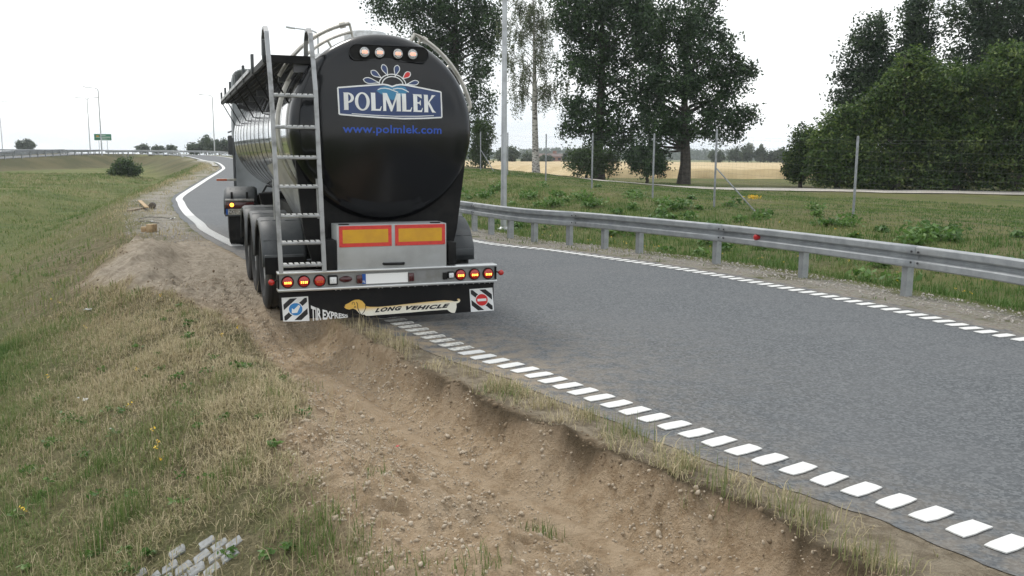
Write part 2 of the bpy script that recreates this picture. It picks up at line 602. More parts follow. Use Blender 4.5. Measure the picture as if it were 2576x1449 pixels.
def ground_mat():
    m, nt, b = base_mat('ground')
    L = nt.links
    A = {}
    for k in ('sand', 'gravel', 'soil', 'heap', 'dry', 'lip', 'bank'):
        n = nt.nodes.new('ShaderNodeAttribute'); n.attribute_name = k
        A[k] = n.outputs['Fac']
    pos = nt.nodes.new('ShaderNodeNewGeometry').outputs['Position']
    n1 = noise(nt, 1.3, 6, .65, pos)
    n2 = noise(nt, 9, 6, .65, pos)
    n3 = noise(nt, 48, 5, .7, pos)
    n4 = noise(nt, .14, 5, .6, pos)
    green = mixc(nt, ramp(nt, n1, .35, .66), (.078, .128, .028), (.140, .182, .048))
    green = mixc(nt, ramp(nt, n4, .40, .62), green, (.190, .200, .070))
    drygrass = mixc(nt, ramp(nt, n2, .36, .64), (.150, .128, .070), (.285, .240, .145))
    drygrass = mixc(nt, ramp(nt, n1, .50, .70), drygrass, (.105, .128, .045))
    g = mixc(nt, A['dry'], green, drygrass)
    g = mixc(nt, ramp(nt, n3, .46, .72), g, (.085, .080, .042))
    g = mixc(nt, A['bank'], g, mixc(nt, ramp(nt, n4, .40, .60), (.085, .085, .042), (.125, .112, .058)))
    soil = mixc(nt, ramp(nt, n2, .38, .62), (.25, .205, .145), (.39, .33, .245))
    g = mixc(nt, A['soil'], g, soil)
    vor = nd(nt, 'ShaderNodeTexVoronoi', Scale=26.0)
    L.new(pos, vor.inputs['Vector'])
    stones = nt.nodes.new('ShaderNodeHueSaturation')
    stones.inputs['Saturation'].default_value = .18
    L.new(vor.outputs['Color'], stones.inputs['Color'])
    grav = mixc(nt, .80, stones.outputs[0], (.33, .285, .235))
    grav = mixc(nt, ramp(nt, n1, .50, .68), grav, (.125, .125, .055))
    g = mixc(nt, A['gravel'], g, grav)
    sand = mixc(nt, ramp(nt, n2, .34, .66), (.43, .310, .195), (.60, .460, .315))
    sand = mixc(nt, ramp(nt, n1, .46, .70), sand, (.53, .41, .285))
    sand = mixc(nt, ramp(nt, n3, .60, .78), sand, (.64, .55, .43))
    sand = mixc(nt, ramp(nt, noise(nt, 3.2, 6, .7, pos), .58, .74), sand, (.27, .20, .125))
    hp = mixc(nt, ramp(nt, n2, .35, .65), (.38, .32, .25), (.54, .465, .37))
    sand = mixc(nt, A['heap'], sand, hp)
    g = mixc(nt, A['sand'], g, sand)
    g = mixc(nt, A['lip'], g, (.105, .078, .048))
    L.new(g, b.inputs['Base Color'])
    b.inputs['Roughness'].default_value = .95
    b.inputs['Specular IOR Level'].default_value = .15
    bp = nd(nt, 'ShaderNodeBump', Strength=1.0, Distance=.035)
    h0 = nt.nodes.new('ShaderNodeMath'); h0.operation = 'MULTIPLY_ADD'; h0.inputs[1].default_value = 1.6
    L.new(noise(nt, 24, 5, .7, pos), h0.inputs[0]); L.new(n2, h0.inputs[2])
    h = nt.nodes.new('ShaderNodeMath'); h.operation = 'ADD'
    L.new(h0.outputs[0], h.inputs[0]); L.new(n3, h.inputs[1])
    L.new(h.outputs[0], bp.inputs['Height'])
    L.new(bp.outputs[0], b.inputs['Normal'])
ground_mat()
ground = np_mesh('ground', V, [quads], 'ground', attrs, smooth=True)
tag(ground, kind='structure')

# ---- asphalt
def asphalt_mat(name, dirt):
    m, nt, b = base_mat(name)
    L = nt.links
    pos = nt.nodes.new('ShaderNodeNewGeometry').outputs['Position']
    vor = nd(nt, 'ShaderNodeTexVoronoi', Scale=52.0)
    L.new(pos, vor.inputs['Vector'])
    sep = nt.nodes.new('ShaderNodeSeparateColor')
    L.new(vor.outputs['Color'], sep.inputs[0])
    n1 = noise(nt, .55, 5, .6, pos)
    n2 = noise(nt, 14, 5, .7, pos)
    c = mixc(nt, ramp(nt, sep.outputs[0], .2, .95), (.060, .066, .072), (.140, .149, .156))
    c = mixc(nt, ramp(nt, n2, .45, .75), c, (.088, .095, .102))
    f = ramp(nt, n1, .38, .68)
    ff = nt.nodes.new('ShaderNodeMath'); ff.operation = 'MULTIPLY'; ff.inputs[1].default_value = .35
    L.new(f, ff.inputs[0])
    c = mixc(nt, ff.outputs[0], c, (.125, .128, .132))
    if dirt:
        a = nt.nodes.new('ShaderNodeAttribute'); a.attribute_name = 'dirt'
        dn = nt.nodes.new('ShaderNodeMath'); dn.operation = 'MULTIPLY'
        L.new(a.outputs['Fac'], dn.inputs[0])
        L.new(ramp(nt, noise(nt, 5.0, 6, .7, pos), .36, .60), dn.inputs[1])
        c = mixc(nt, dn.outputs[0], c, (.255, .205, .145))
    L.new(c, b.inputs['Base Color'])
    b.inputs['Roughness'].default_value = .78
    b.inputs['Specular IOR Level'].default_value = .35
    bp = nd(nt, 'ShaderNodeBump', Strength=.55, Distance=.006)
    L.new(vor.outputs['Distance'], bp.inputs['Height'])
    L.new(bp.outputs[0], b.inputs['Normal'])
asphalt_mat('asphalt', True)

def resample(poly, S):
    a = arclen(poly)
    return np.stack([np.interp(S, a, poly[:, 0]), np.interp(S, a, poly[:, 1])], 1)

# match stations of both edges: step along the left edge, find the foot on the right edge
aEL = arclen(EL)
s_near = aEL[np.argmin(np.hypot(EL[:, 0] - 2.2, EL[:, 1] - 3.9))]
S = list(np.arange(max(0, s_near - 1.5), s_near + 9, .05))
x, st_ = S[-1], .05
while x < aEL[-1]:
    st_ = min(st_ * 1.03, 4); x += st_; S.append(x)
x = S[0]
pre = []
while x > 1:
    x -= 2; pre.append(max(x, 0))
S = np.array(pre[::-1] + S)
S = S[S < aEL[-1]]
pl = resample(EL, S)
_, sr = pdist(pl[:, 0], pl[:, 1], ER)
sr = np.maximum.accumulate(sr)
pr = resample(ER, sr)
jig = .03 + .05 * fbm(S / .28, S * 0, 91, 4) + .05 * fbm(S / 1.3, S * 0, 95, 3)
tn = pr - pl
tn /= np.linalg.norm(tn, axis=1)[:, None]
pl = pl + tn * jig[:, None]
W = np.array([0, .03, .07, .12, .2, .32, .5, .68, .82, .92, .97, 1.0])
RV = np.concatenate([pl + (pr - pl) * w for w in W])
rz_ = zroad(RV[:, 1])
RV3 = np.column_stack([RV, rz_])
ns = len(S)
ri = np.arange(ns * len(W)).reshape(len(W), ns)
rq = np.stack([ri[:-1, :-1].ravel(), ri[1:, :-1].ravel(), ri[1:, 1:].ravel(), ri[:-1, 1:].ravel()], 1)
dleft = np.repeat(W, ns) * 5.6
dirt = np.exp(-(dleft / .55) ** 2) * (.35 + .65 * np.exp(-((RV[:, 1] - 8.6) / 1.5) ** 2)) * (RV[:, 1] < 24)
dirt += .35 * np.exp(-(dleft / 1.6) ** 2) * np.exp(-((RV[:, 1] - 9.0) / 1.6) ** 2)
dirt += np.exp(-((5.6 - dleft) / .18) ** 2) * .6
road = np_mesh('road', RV3, [rq], 'asphalt', dict(dirt=np.clip(dirt, 0, 1)), smooth=True)
tag(road, kind='structure')
# ramp on the far bank
n_ = len(R2)
off_a, off_b = offset2(R2, -1.0), offset2(R2, -6.0)
ramp_v = np.vstack([np.column_stack([off_a, zr2(off_a[:, 1]) + .05]), np.column_stack([off_b, zr2(off_b[:, 1]) + .05])])
ii = np.arange(n_ - 1)
slip = np_mesh('slip_road', ramp_v, [np.stack([ii, ii + 1, n_ + ii + 1, n_ + ii], 1)], 'asphalt', dict(dirt=np.zeros(2 * n_)))
tag(slip, kind='structure')

# ---- painted lines: each bar of the ribbed edge lines is a piece of the road
mat('road_paint', (.66, .66, .645), .65, col2=(.52, .51, .49), nscale=9, spread=(.52, .78), bump=.25, bscale=160)
mat('worn_paint', (.66, .65, .60), .7, col2=(.34, .33, .31), nscale=16, spread=(.42, .62), bump=.25, bscale=160)
bar_me = []
for k in range(6):
    rnd = random.Random(k)
    j = lambda a: rnd.uniform(-a, a) * .55
    a, b = .125, .058
    poly = [(-a + j(.012), -b + j(.008)), (-a * .3, -b - .004 + j(.005)), (a * .4, -b + j(.006)), (a + j(.01), -b * .9 + j(.008)), (a + .004 + j(.01), j(.02)),
            (a + j(.012), b + j(.008)), (a * .3, b + j(.006)), (-a * .5, b + .003 + j(.005)), (-a + j(.012), b * .9 + j(.008)), (-a - .003 + j(.008), j(.02))]
    mb = MB().prism(poly, 'z', 0, .007)
    me_o = mb.build('marking_bar', 'road_paint' if k < 4 else 'worn_paint', smooth=False)
    bar_me.append(me_o.data)
    bpy.data.objects.remove(me_o)
def bars(poly, s0, s1, worn=lambda Y: False, skip=lambda Y: False):
    s, k = s0, 0
    while s < s1:
        p, t = walk(poly, s)
        if not skip(p[1]):
            me = bar_me[4 + k % 2] if worn(p[1]) else bar_me[(k * 7) % 4]
            o = bpy.data.objects.new('marking_bar', me)
            COL.objects.link(o)
            o.parent = road
            o.location = (p[0], p[1], zroad(p[1]) + .004)
            o.rotation_euler = (0, 0, math.atan2(t[1], t[0]) - PI / 2 + random.uniform(-.03, .03))
        s += .217
        k += 1
aLL, aRL = arclen(LL), arclen(RL)
def s_at(poly, Y):
    a = arclen(poly)
    return float(np.interp(Y, poly[:200, 1], a[:200]))
S26 = s_at(LL, 27.0)
bars(LL, s_at(LL, 3.55), S26, worn=lambda Y: 8.6 < Y < 10.6, skip=lambda Y: 12.5 < Y < 18.5)
bars(RL, s_at(RL, 8.3), s_at(RL, 23), worn=lambda Y: False)
def line_sheet(poly, s0, s1, w, name, dz):
    S_ = np.arange(s0, s1, .8)
    P = resample(poly, S_)
    P3 = np.column_stack([P, zroad(P[:, 1]) + dz])
    a, b = offset2(P3, -w / 2), offset2(P3, w / 2)
    n = len(a); i = np.arange(n - 1)
    return np_mesh(name, np.vstack([a, b]), [np.stack([i, n + i, n + i + 1, i + 1], 1)], 'road_paint', parent=road)
line_sheet(LL, S26 + .1, aLL[-1] - 1, .26, 'edge_line', .012)
line_sheet(RL, s_at(RL, 23) + .1, aRL[-1] - 1, .26, 'edge_line', .012)

# ---- concrete gutter at the outside of the bend
mat('concrete', (.42, .41, .38), .9, col2=(.33, .32, .29), nscale=2)
sk = np.arange(s_at(LL, 88), s_at(LL, 118), 1.0)
kp = resample(LL, sk)
ka, kb = offset2(kp, -.95), offset2(kp, -.45)
kz = zroad(kp[:, 1])
rows_ = [np.column_stack([ka, kz - .1]), np.column_stack([ka, kz + .10]), np.column_stack([kb, kz + .07]), np.column_stack([kb, kz - .1])]
nk = len(sk); ri = np.arange(nk * 4).reshape(4, nk)
tag(np_mesh('gutter', np.vstack(rows_), [np.stack([ri[:-1, :-1].ravel(), ri[1:, :-1].ravel(), ri[1:, 1:].ravel(), ri[:-1, 1:].ravel()], 1)], 'concrete'), kind='structure')

# ---- service track beyond the fence
mat('track', (.46, .43, .385), .95, col2=(.36, .32, .26), nscale=.8, spread=(.45, .7), bump=.4, bscale=25)
tl, trr = offset2(TR, -1.9), offset2(TR, 1.9)
trv = []
for w in (0, .33, .66, 1):
    p = tl + (trr - tl) * w
    trv.append(np.column_stack([p, terrain(p[:, 0], p[:, 1]) + .035]))
n = len(TR); ri = np.arange(n * 4).reshape(4, n)
track = np_mesh('track', np.vstack(trv), [np.stack([ri[:-1, :-1].ravel(), ri[1:, :-1].ravel(), ri[1:, 1:].ravel(), ri[:-1, 1:].ravel()], 1)], 'track', smooth=True)
tag(track, kind='structure')

# ---- wheat field: standing crop with a body of its own
mat('wheat', (.40, .30, .155), .9, col2=(.52, .41, .235), nscale=.35, spread=(.35, .65), bump=.8, bscale=14)
wx = np.concatenate([np.linspace(-60, 70, 180), np.linspace(72, 420, 80)])
wy = np.concatenate([np.arange(72, 90, .45), np.geomspace(90.5, 330, 60)])
WX, WY = np.meshgrid(wx, wy)
fx, fy = WX.ravel(), WY.ravel()
wT = terrain(fx, fy, True)
wd = wT['dr']
wz = wT['z'] + .82 * sstep(72, 72.9, fy + .25 * np.sin(fx * .9)) * sstep(22.5, 24.5, wd) + .07 * fbm(fx / .7, fy / .7, 5, 3) - .05
wz = np.where((fy < 72.4) | (wd < 22.5), wT['z'] - .06, wz)
ri = np.arange(len(fx)).reshape(len(wy), len(wx))
wq = np.stack([ri[:-1, :-1].ravel(), ri[:-1, 1:].ravel(), ri[1:, 1:].ravel(), ri[1:, :-1].ravel()], 1)
wq = wq[(wd[wq].min(1) > 19)]
used = np.unique(wq); remap = np.zeros(len(fx), int); remap[used] = np.arange(len(used))
wheat = np_mesh('wheat_field', np.column_stack([fx, fy, wz])[used], [remap[wq]], 'wheat', smooth=True)
tag(wheat, kind='structure')

# ================================================================ GUARD RAILS
mat('galv', (.36, .375, .385), .5, .35, col2=(.28, .295, .305), nscale=5, spread=(.35, .65), rough2=.6)
mat('galv_dark', (.20, .215, .23), .6, .5, col2=(.15, .16, .17), nscale=12)
mat('bolt', (.06, .06, .065), .6, .4)
mat('red_lens', (.42, .012, .012), .28, coat=.4)
WPROF = [(0.02, .31), (.05, .306), (.076, .298), (.083, .286), (.083, .215), (.076, .202), (.03, .186), (.018, .176), (.018, .134), (.03, .124), (.076, .108), (.083, .095), (.083, .024), (.076, .012), (.05, .004), (.02, 0)]
def guardrail(name, label, poly, spacing, top=.75, side=-1, ground_fn=None, end_drop=None, group=None, bolts=True, sect=4.0):
    """poly: 2D line of the beam's back; side -1 puts the traffic face to the left of travel"""
    a = arclen(poly)
    p0 = poly[0]
    z0 = float(ground_fn(p0[0], p0[1]))
    root = thing(name, label, 'guard rail', (p0[0], p0[1], z0), 0, group)
    O = np.array([p0[0], p0[1], z0])
    def base(s):
        p, t = walk(poly, s)
        nrm = np.array([t[1], -t[0]]) * side * -1
        return p, t, -nrm if side < 0 else nrm
    def drop(s):
        if end_drop is None: return 0
        return -.68 * float(1 - sstep(0, 1, (abs(s - end_drop[0])) / end_drop[1]))
    # beams
    s = 0.0
    while s < a[-1] - .5:
        e = min(s + sect, a[-1])
        mb = MB()
        rows = []
        ks = np.linspace(s, e + (.12 if e < a[-1] else 0), 7)
        for q in ks:
            p, t = walk(poly, min(q, a[-1]))
            nr = np.array([t[1], -t[0]]) * (1 if side > 0 else -1)
            zt = float(ground_fn(p[0], p[1])) + top - .31 + drop(q)
            lap = .004 if q > e + 1e-6 else 0
            rows.append([Vector((p[0] + nr[0] * (d_ - lap), p[1] + nr[1] * (d_ - lap), zt + h_)) - Vector(O) for d_, h_ in WPROF])
        npf = len(WPROF)
        v = [q for row in rows for q in row]
        f = [(i * npf + j, i * npf + j + 1, (i + 1) * npf + j + 1, (i + 1) * npf + j) for i in range(len(rows) - 1) for j in range(npf - 1)]
        mb.add(v, f)
        bo = mb.build('beam', 'galv', root, angle=25)
        md = bo.modifiers.new('sheet', 'SOLIDIFY'); md.thickness = .004; md.offset = 0
        if bolts and walk(poly, e)[0][1] < 30:
            bmb = MB()
            p, t = walk(poly, e)
            nr = np.array([t[1], -t[0]]) * (1 if side > 0 else -1)
            zt = float(ground_fn(p[0], p[1])) + top - .31 + drop(e)
            for dx in (-.05, .06):
                for hh in (.08, .23):
                    c = Vector((p[0] + t[0] * dx + nr[0] * .083, p[1] + t[1] * dx + nr[1] * .083, zt + hh)) - Vector(O)
                    bmb.tube([c, c + Vector((nr[0], nr[1], 0)) * .012], .016, 6)
            tag(bmb.build('bolt', 'bolt', bo), kind='stuff')
        s = e
    # posts
    s = .25
    me_post = None
    while s < a[-1]:
        p, t = walk(poly, s)
        nr = np.array([t[1], -t[0]]) * (1 if side > 0 else -1)
        c = p - nr * .075
        zg = float(ground_fn(c[0], c[1]))
        hgt = top - .06 + drop(s)
        if hgt > .2:
            if me_post is None:
                mb = MB()
                prof = [(-.05, -.06), (.05, -.06), (.05, -.053), (-.043, -.053), (-.043, .053), (.05, .053), (.05, .06), (-.05, .06)]
                mb.prism(prof, 'z', -.35, top - .06)
                po = mb.build('post', 'galv', root, smooth=False)
                me_post = po.data
            else:
                po = bpy.data.objects.new('post', me_post); COL.objects.link(po); po.parent = root
            po.location = (c[0] - O[0], c[1] - O[1], zg - O[2] + drop(s))
            po.rotation_euler = (0, 0, math.atan2(t[1], t[0]))
        s += spacing(p[1])
    return root, O

RR = offset2(RL, 1.02)
sRR = arclen(RR)
i0 = int(np.argmin(np.abs(RR[:, 1] - 5.0)))
RRm = RR[i0:]
RRm = RRm[RRm[:, 0] > -150]
gz = lambda x, y: hz(x, y)
gz_road = lambda x, y: float(zroad(y)) - .02
# post stations: close-set beside the lamp column, then every two metres
main_rail, MO = guardrail('guard_rail', 'long galvanised steel guard rail along the far edge of the slip road', RRm,
                          lambda Y: 1.0 if 16.2 < Y < 32 else 2.0, ground_fn=gz_road, side=-1)
# red reflector between the waves of the beam
rp, rt = None, None
d_ = ray(1912, 613)
best = min((abs((p[0] * d_[1] - p[1] * d_[0])), k) for k, p in enumerate(RRm[:120]))
p = RRm[best[1]]; t = RRm[best[1] + 1] - RRm[best[1] - 1]; t /= np.linalg.norm(t)
nr = np.array([-t[1], t[0]])
c = Vector((p[0] + nr[0] * .02, p[1] + nr[1] * .02, .75 - .155 + gz_road(p[0], p[1]))) - Vector(MO)
n3 = Vector((nr[0], nr[1], 0))
MB().lathe([(.0, .085), (.03, .083), (.046, .072), (.05, .055), (.05, 0)], 16, Matrix.Translation(c) @ n3.to_track_quat('Z', 'Y').to_matrix().to_4x4()).build('reflector', 'red_lens', main_rail)['label'] = 'round red reflector'

LR = offset2(LL, -.95)
k0 = int(np.argmin(np.hypot(LR[:, 0] + 50, LR[:, 1] - 141)))
k1 = int(np.argmin(np.hypot(LR[:, 0] + 66, LR[:, 1] - 160)))
LRp = LR[k0:k1 + 1][:]
LRp = np.vstack([LRp, [[-66.6, 158.5], [-66.5, 152], [-66.3, 147]]])
guardrail('guard_rail', 'short guard rail with a sloped-down end rounding the tip of the grass bowl', LRp, lambda Y: 2.0,
          ground_fn=lambda x, y: float(zroad(y)), side=-1, end_drop=(0, 8), bolts=False)
R2r = offset2(R2, -.35)
R2r = R2r[(R2r[:, 1] > 60) & (R2r[:, 1] < 146)][::-1]
guardrail('guard_rail', 'guard rail on top of the dark bank across the grass bowl', R2r, lambda Y: 2.0,
          ground_fn=lambda x, y: float(zr2(y)), side=1, bolts=False)
R2f = offset2(R2, -6.7)
R2f = R2f[(R2f[:, 1] > 85) & (R2f[:, 1] < 150)][::-1]
guardrail('guard_rail', 'guard rail along the far side of the slip road on the dark bank', R2f, lambda Y: 2.0,
          ground_fn=lambda x, y: float(zr2(y)), side=1, bolts=False)
# ================================================================ TANK TRAILER
TC = np.array([-1.36, 9.98, 0.0])
TH = R(20.5)
TF = np.array([-math.sin(TH), math.cos(TH), 0])
TX = np.array([math.cos(TH), math.sin(TH), 0])
def loc(px, py, yl=0.0):
    """pixel -> trailer frame, on the plane at depth yl along the trailer"""
    d = ray(px, py)
    o = np.array([0, 0, CAM_H])
    t = (yl - np.dot(o - TC, TF)) / np.dot(d, TF)
    p = o + d * t - TC
    return (float(np.dot(p, TX)), float(p[2]))
def zA(zx, zy):            # enlarged crop of the tank end -> picture
    return ((850 + zx / 2.1467) / 1.59, (50 + zy / 2.1467) / 1.59)
def zB(zx, zy):            # enlarged crop of the bumper and flap
    return ((1080 + zx / 2.6557) / 1.59, (1040 + zy / 2.6557) / 1.59)
def zD(zx, zy):            # enlarged crop of the emblem
    return ((1320 + zx / 3.45) / 1.59, (140 + zy / 3.45) / 1.59)

mat('black_paint', (.0032, .0036, .005), .17, spec=.42, col2=(.0045, .005, .0065), nscale=2.5, spread=(.4, .7), rough2=.24)
mat('black_steel', (.006, .006, .0065), .6, col2=(.013, .0125, .012), nscale=6, spec=.2)
mat('mirror_steel', (.78, .80, .81), .07, 1.0, col2=(.72, .74, .75), nscale=1.5, rough2=.11)
mat('side_steel', (.50, .51, .51), .38, .8, col2=(.42, .42, .42), nscale=3, rough2=.5)
mat('seam', (.10, .10, .105), .4, .8)
mat('brushed_alu', (.50, .51, .51), .38, .85, col2=(.40, .40, .39), nscale=20, rough2=.5)
mat('ladder_alu', (.33, .335, .34), .38, .8, col2=(.20, .20, .195), nscale=7, spread=(.45, .75), rough2=.6)
mat('tread_alu', (.72, .73, .73), .45, .5, col2=(.5, .5, .49), nscale=40)
mat('rail_alu', (.62, .63, .63), .28, .8, col2=(.54, .55, .55), nscale=2)
mat('panel_alu', (.27, .275, .275), .4, .6, col2=(.20, .195, .18), nscale=5, spread=(.45, .75))
mat('pipe_steel', (.46, .44, .40), .4, .7, col2=(.34, .32, .28), nscale=6)
mat('plastic_grey', (.045, .050, .054), .55, col2=(.085, .088, .09), nscale=4, spread=(.42, .75), bump=.12, bscale=30)
mat('tyre', (.016, .016, .016), .85, col2=(.085, .072, .055), nscale=5, spread=(.50, .82), bump=.2, bscale=60)
mat('rim', (.35, .35, .34), .5, .6, col2=(.16, .14, .12), nscale=8)
mat('grey_panel', (.40, .41, .41), .45, .15, col2=(.33, .335, .33), nscale=3, spread=(.4, .7))
mat('refl_red', (.62, .045, .035), .35, col2=(.54, .035, .03), nscale=30)
mat('refl_yellow', (.62, .33, .015), .35, col2=(.55, .28, .02), nscale=6)
mat('lens_red', (.42, .014, .010), .16, coat=.5)
mat('lens_dark', (.055, .006, .008), .18, coat=.4)
mat('lens_clear', (.72, .73, .73), .2, coat=.4, col2=(.55, .56, .57), nscale=60)
mat('led_on', (.9, .35, .05), .4, emit=(1.0, .42, .06), estr=5.0)
mat('led_dim', (.35, .09, .015), .4, emit=(1.0, .25, .03), estr=.22)
mat('led_top', (.9, .4, .3), .4, emit=(1.0, .36, .18), estr=1.1)
mat('lamp_amber', (.9, .3, .03), .3, emit=(1.0, .33, .03), estr=4.5)
mat('rubber', (.004, .004, .005), .5, col2=(.009, .0085, .008), nscale=5, spec=.25)
mat('print_white', (.78, .79, .79), .5, col2=(.70, .70, .69), nscale=6)
mat('print_black', (.008, .008, .01), .5)
mat('print_blue', (.022, .20, .50), .45)
mat('print_red', (.60, .02, .02), .45)
mat('plate_white', (.83, .83, .82), .4)
mat('plate_dirty', (.50, .49, .44), .5, col2=(.32, .29, .24), nscale=12)
mat('plate_blue', (.010, .085, .36), .4)
mat('web_blue', (.018, .075, .42), .4)
mat('logo_blue', (.020, .042, .13), .4, col2=(.026, .052, .15), nscale=3)
mat('logo_cyan', (.035, .20, .36), .4)
mat('cab_white', (.40, .42, .43), .4, coat=.2, col2=(.33, .345, .35), nscale=3)
mat('orange_lens', (.40, .075, .02), .35)
mat('chrome_bolt', (.6, .6, .6), .3, .9)

TR_ = thing('tank_trailer', 'black-ended polished steel tank semi-trailer with its wheels off the road in the sand', 'trailer', tuple(TC), TH)
TRO = TR_
TZ, TRAD, TCX = 2.215, 1.05, 0.02          # tank axis height, radius, axis x
RS, Y0 = 3.2, .12
def dome(x, z):
    r2 = (x - TCX) ** 2 + (z - TZ) ** 2
    return Y0 + r2 / (2 * RS)
MY = Matrix.Translation((TCX, 0, TZ)) @ Matrix(((1, 0, 0, 0), (0, 0, 1, 0), (0, -1, 0, 0), (0, 0, 0, 1)))   # lathe axis -> +Y
# rear end: shallow dome, rounded shoulder, black skirt
prof = [(r, Y0 + r * r / (2 * RS)) for r in np.linspace(.0001, .86, 16)]
ys = prof[-1][1]
for a in np.linspace(0, PI / 2, 10)[1:]:
    prof.append((.86 + .19 * math.sin(a), ys + .02 + .19 * (1 - math.cos(a)) ))
prof += [(1.05, ys + .5), (1.05, ys + .52)]
end = MB().lathe(prof, 96, MY).build('tank_end', 'black_paint', TR_, angle=60)
yE = ys + .52
# barrel in polished steel
YF = 10.55
bar = [(1.047, yE), (1.047, YF - .25), (.98, YF - .08), (.7, YF), (.001, YF + .1)]
barrel = MB().lathe(bar, 96, MY).build('barrel', 'mirror_steel', TR_, angle=60)
ring_me = None
for k, y in enumerate([yE + .005] + list(np.arange(yE + .5, YF - .4, .78))):
    if ring_me is None:
        o = MB().lathe([(1.0465, -.007), (1.0487, -.005), (1.0487, .005), (1.0465, .007)], 96, Matrix.Translation((TCX, 0, TZ)) @ Matrix(((1, 0, 0, 0), (0, 0, 1, 0), (0, -1, 0, 0), (0, 0, 0, 1)))).build('tank_band', 'seam', barrel, angle=60)
        ring_me = o.data
    else:
        o = bpy.data.objects.new('tank_band', ring_me); COL.objects.link(o); o.parent = barrel
    o.location = (0, y, 0)
for y in (1.3, 4.0, 6.8, 9.4):
    o = MB().lathe([(.26, 0), (.26, .10), (.24, .13), (.001, .15)], 24, Matrix.Translation((TCX, y, TZ + 1.035))).build('manhole_lid', 'brushed_alu', TR_)

# ---- flat prints: polygons laid on a surface
def print_mesh(name, m, polys, ymap, parent, sub=0.0, lift=.003):
    """polys: list of 2D (x,z) polygons; ymap(x,z) gives the surface"""
    bm = bmesh.new()
    lay = bm.verts.layers.float.new('step')
    many = len(polys) > 1
    for k, poly in enumerate(polys):
        vs = [bm.verts.new((p[0], 0, p[1])) for p in poly]
        for v in vs: v[lay] = (k % 9) * 1e-4 if many else 0.0
        try:
            bm.faces.new(vs)
        except ValueError:
            pass
    bmesh.ops.triangulate(bm, faces=list(bm.faces))
    if sub:
        for _ in range(5):
            es = [e for e in bm.edges if e.calc_length() > sub]
            if not es: break
            bmesh.ops.subdivide_edges(bm, edges=es, cuts=1)
            bmesh.ops.triangulate(bm, faces=[f for f in bm.faces if len(f.verts) > 3])
    for v in bm.verts:
        v.co.y = ymap(v.co.x, v.co.z) - lift - v[lay]
    bm.normal_update()
    for f in bm.faces:
        if f.normal.y > 0: f.normal_flip()
    me = bpy.data.meshes.new(name)
    bm.to_mesh(me); bm.free()
    me.materials.append(MAT[m])
    o = bpy.data.objects.new(name, me); COL.objects.link(o); o.parent = parent
    return o

def text_polys(txt, shear=0.0, bold=0.0, space=1.0):
    """built-in letter shapes as triangles, normalised: x from 0 to width, cap height as drawn"""
    cu = bpy.data.curves.new('txt', 'FONT')
    cu.body = txt; cu.size = 1.0; cu.shear = shear; cu.offset = bold; cu.space_character = space
    cu.resolution_u = 4
    ob = bpy.data.objects.new('txt', cu); COL.objects.link(ob)
    dg = bpy.context.evaluated_depsgraph_get()
    me = ob.evaluated_get(dg).to_mesh()
    vs = [(v.co.x, v.co.y) for v in me.vertices]
    fs = [[vs[i] for i in p.vertices] for p in me.polygons]
    ob.evaluated_get(dg).to_mesh_clear()
    bpy.data.objects.remove(ob); bpy.data.curves.remove(cu)
    xs = [q[0] for f in fs for q in f]; zs = [q[1] for f in fs for q in f]
    x0, x1, z0, z1 = min(xs), max(xs), min(zs), max(zs)
    return fs, (x0, x1, z0, z1)

def text_fit(txt, warp, base=None, **kw):
    fs, (x0, x1, z0, z1) = text_polys(txt, **kw)
    if base is not None: z0, z1 = base
    return [[warp((x - x0) / (x1 - x0), (z - z0) / (z1 - z0)) for x, z in f] for f in fs]

def stroke(pts, w):
    """a constant-width polyline as quads"""
    P = np.array(pts, float)
    t = np.gradient(P, axis=0); t /= np.linalg.norm(t, axis=1)[:, None]
    n_ = np.stack([-t[:, 1], t[:, 0]], 1) * w / 2
    A, B = P + n_, P - n_
    return [[tuple(A[i]), tuple(A[i + 1]), tuple(B[i + 1]), tuple(B[i])] for i in range(len(P) - 1)]

TX2 = lambda zx, zy: loc(*zD(zx, zy), .14)
# emblem field
top_l, top_r, bot_l, bot_r = TX2(118, 722), TX2(1552, 782), TX2(132, 1092), TX2(1556, 1135)
mid_b = TX2(1000, 1155)
mtl, mtr = TX2(690, 683), TX2(1050, 690)
field = [top_l, TX2(400, 700), mtl, TX2(780, 690), TX2(860, 712), TX2(940, 690), mtr, TX2(1300, 735), top_r, TX2(1554, 950), bot_r, TX2(1300, 1148), mid_b, TX2(700, 1140), TX2(400, 1118), bot_l, TX2(124, 900)]
em = print_mesh('emblem', 'logo_blue', [field], dome, end, .08, .003)
em['label'] = 'dark blue emblem shield with a rising sun and white lettering'
closed = field + [field[0], field[1]]
W_ = .016
wh, wv, ws, wp = [], [], [], []
wh += stroke([TX2(118, 722), TX2(400, 702), mtl, TX2(740, 680), TX2(800, 690), TX2(860, 712), TX2(920, 690), TX2(980, 683), mtr, TX2(1300, 735), top_r], W_)
wh += stroke([top_r, TX2(1554, 950), bot_r], W_)
wh += stroke([bot_r, TX2(1300, 1150), mid_b, TX2(700, 1140), TX2(400, 1118), bot_l], W_)
wh += stroke([bot_l, TX2(124, 900), top_l], W_)
# swoosh above the lower edge
ws_ = stroke([TX2(300, 1085), TX2(600, 1108), TX2(900, 1122), TX2(1200, 1122), TX2(1440, 1112)], .008)
# waves
wv1 = stroke([TX2(660, 755), TX2(700, 738), TX2(760, 733), TX2(820, 745), TX2(880, 768), TX2(940, 792)], .010)
wv2 = stroke([TX2(870, 748), TX2(930, 735), TX2(1000, 742), TX2(1050, 765), TX2(1088, 788)], .010)
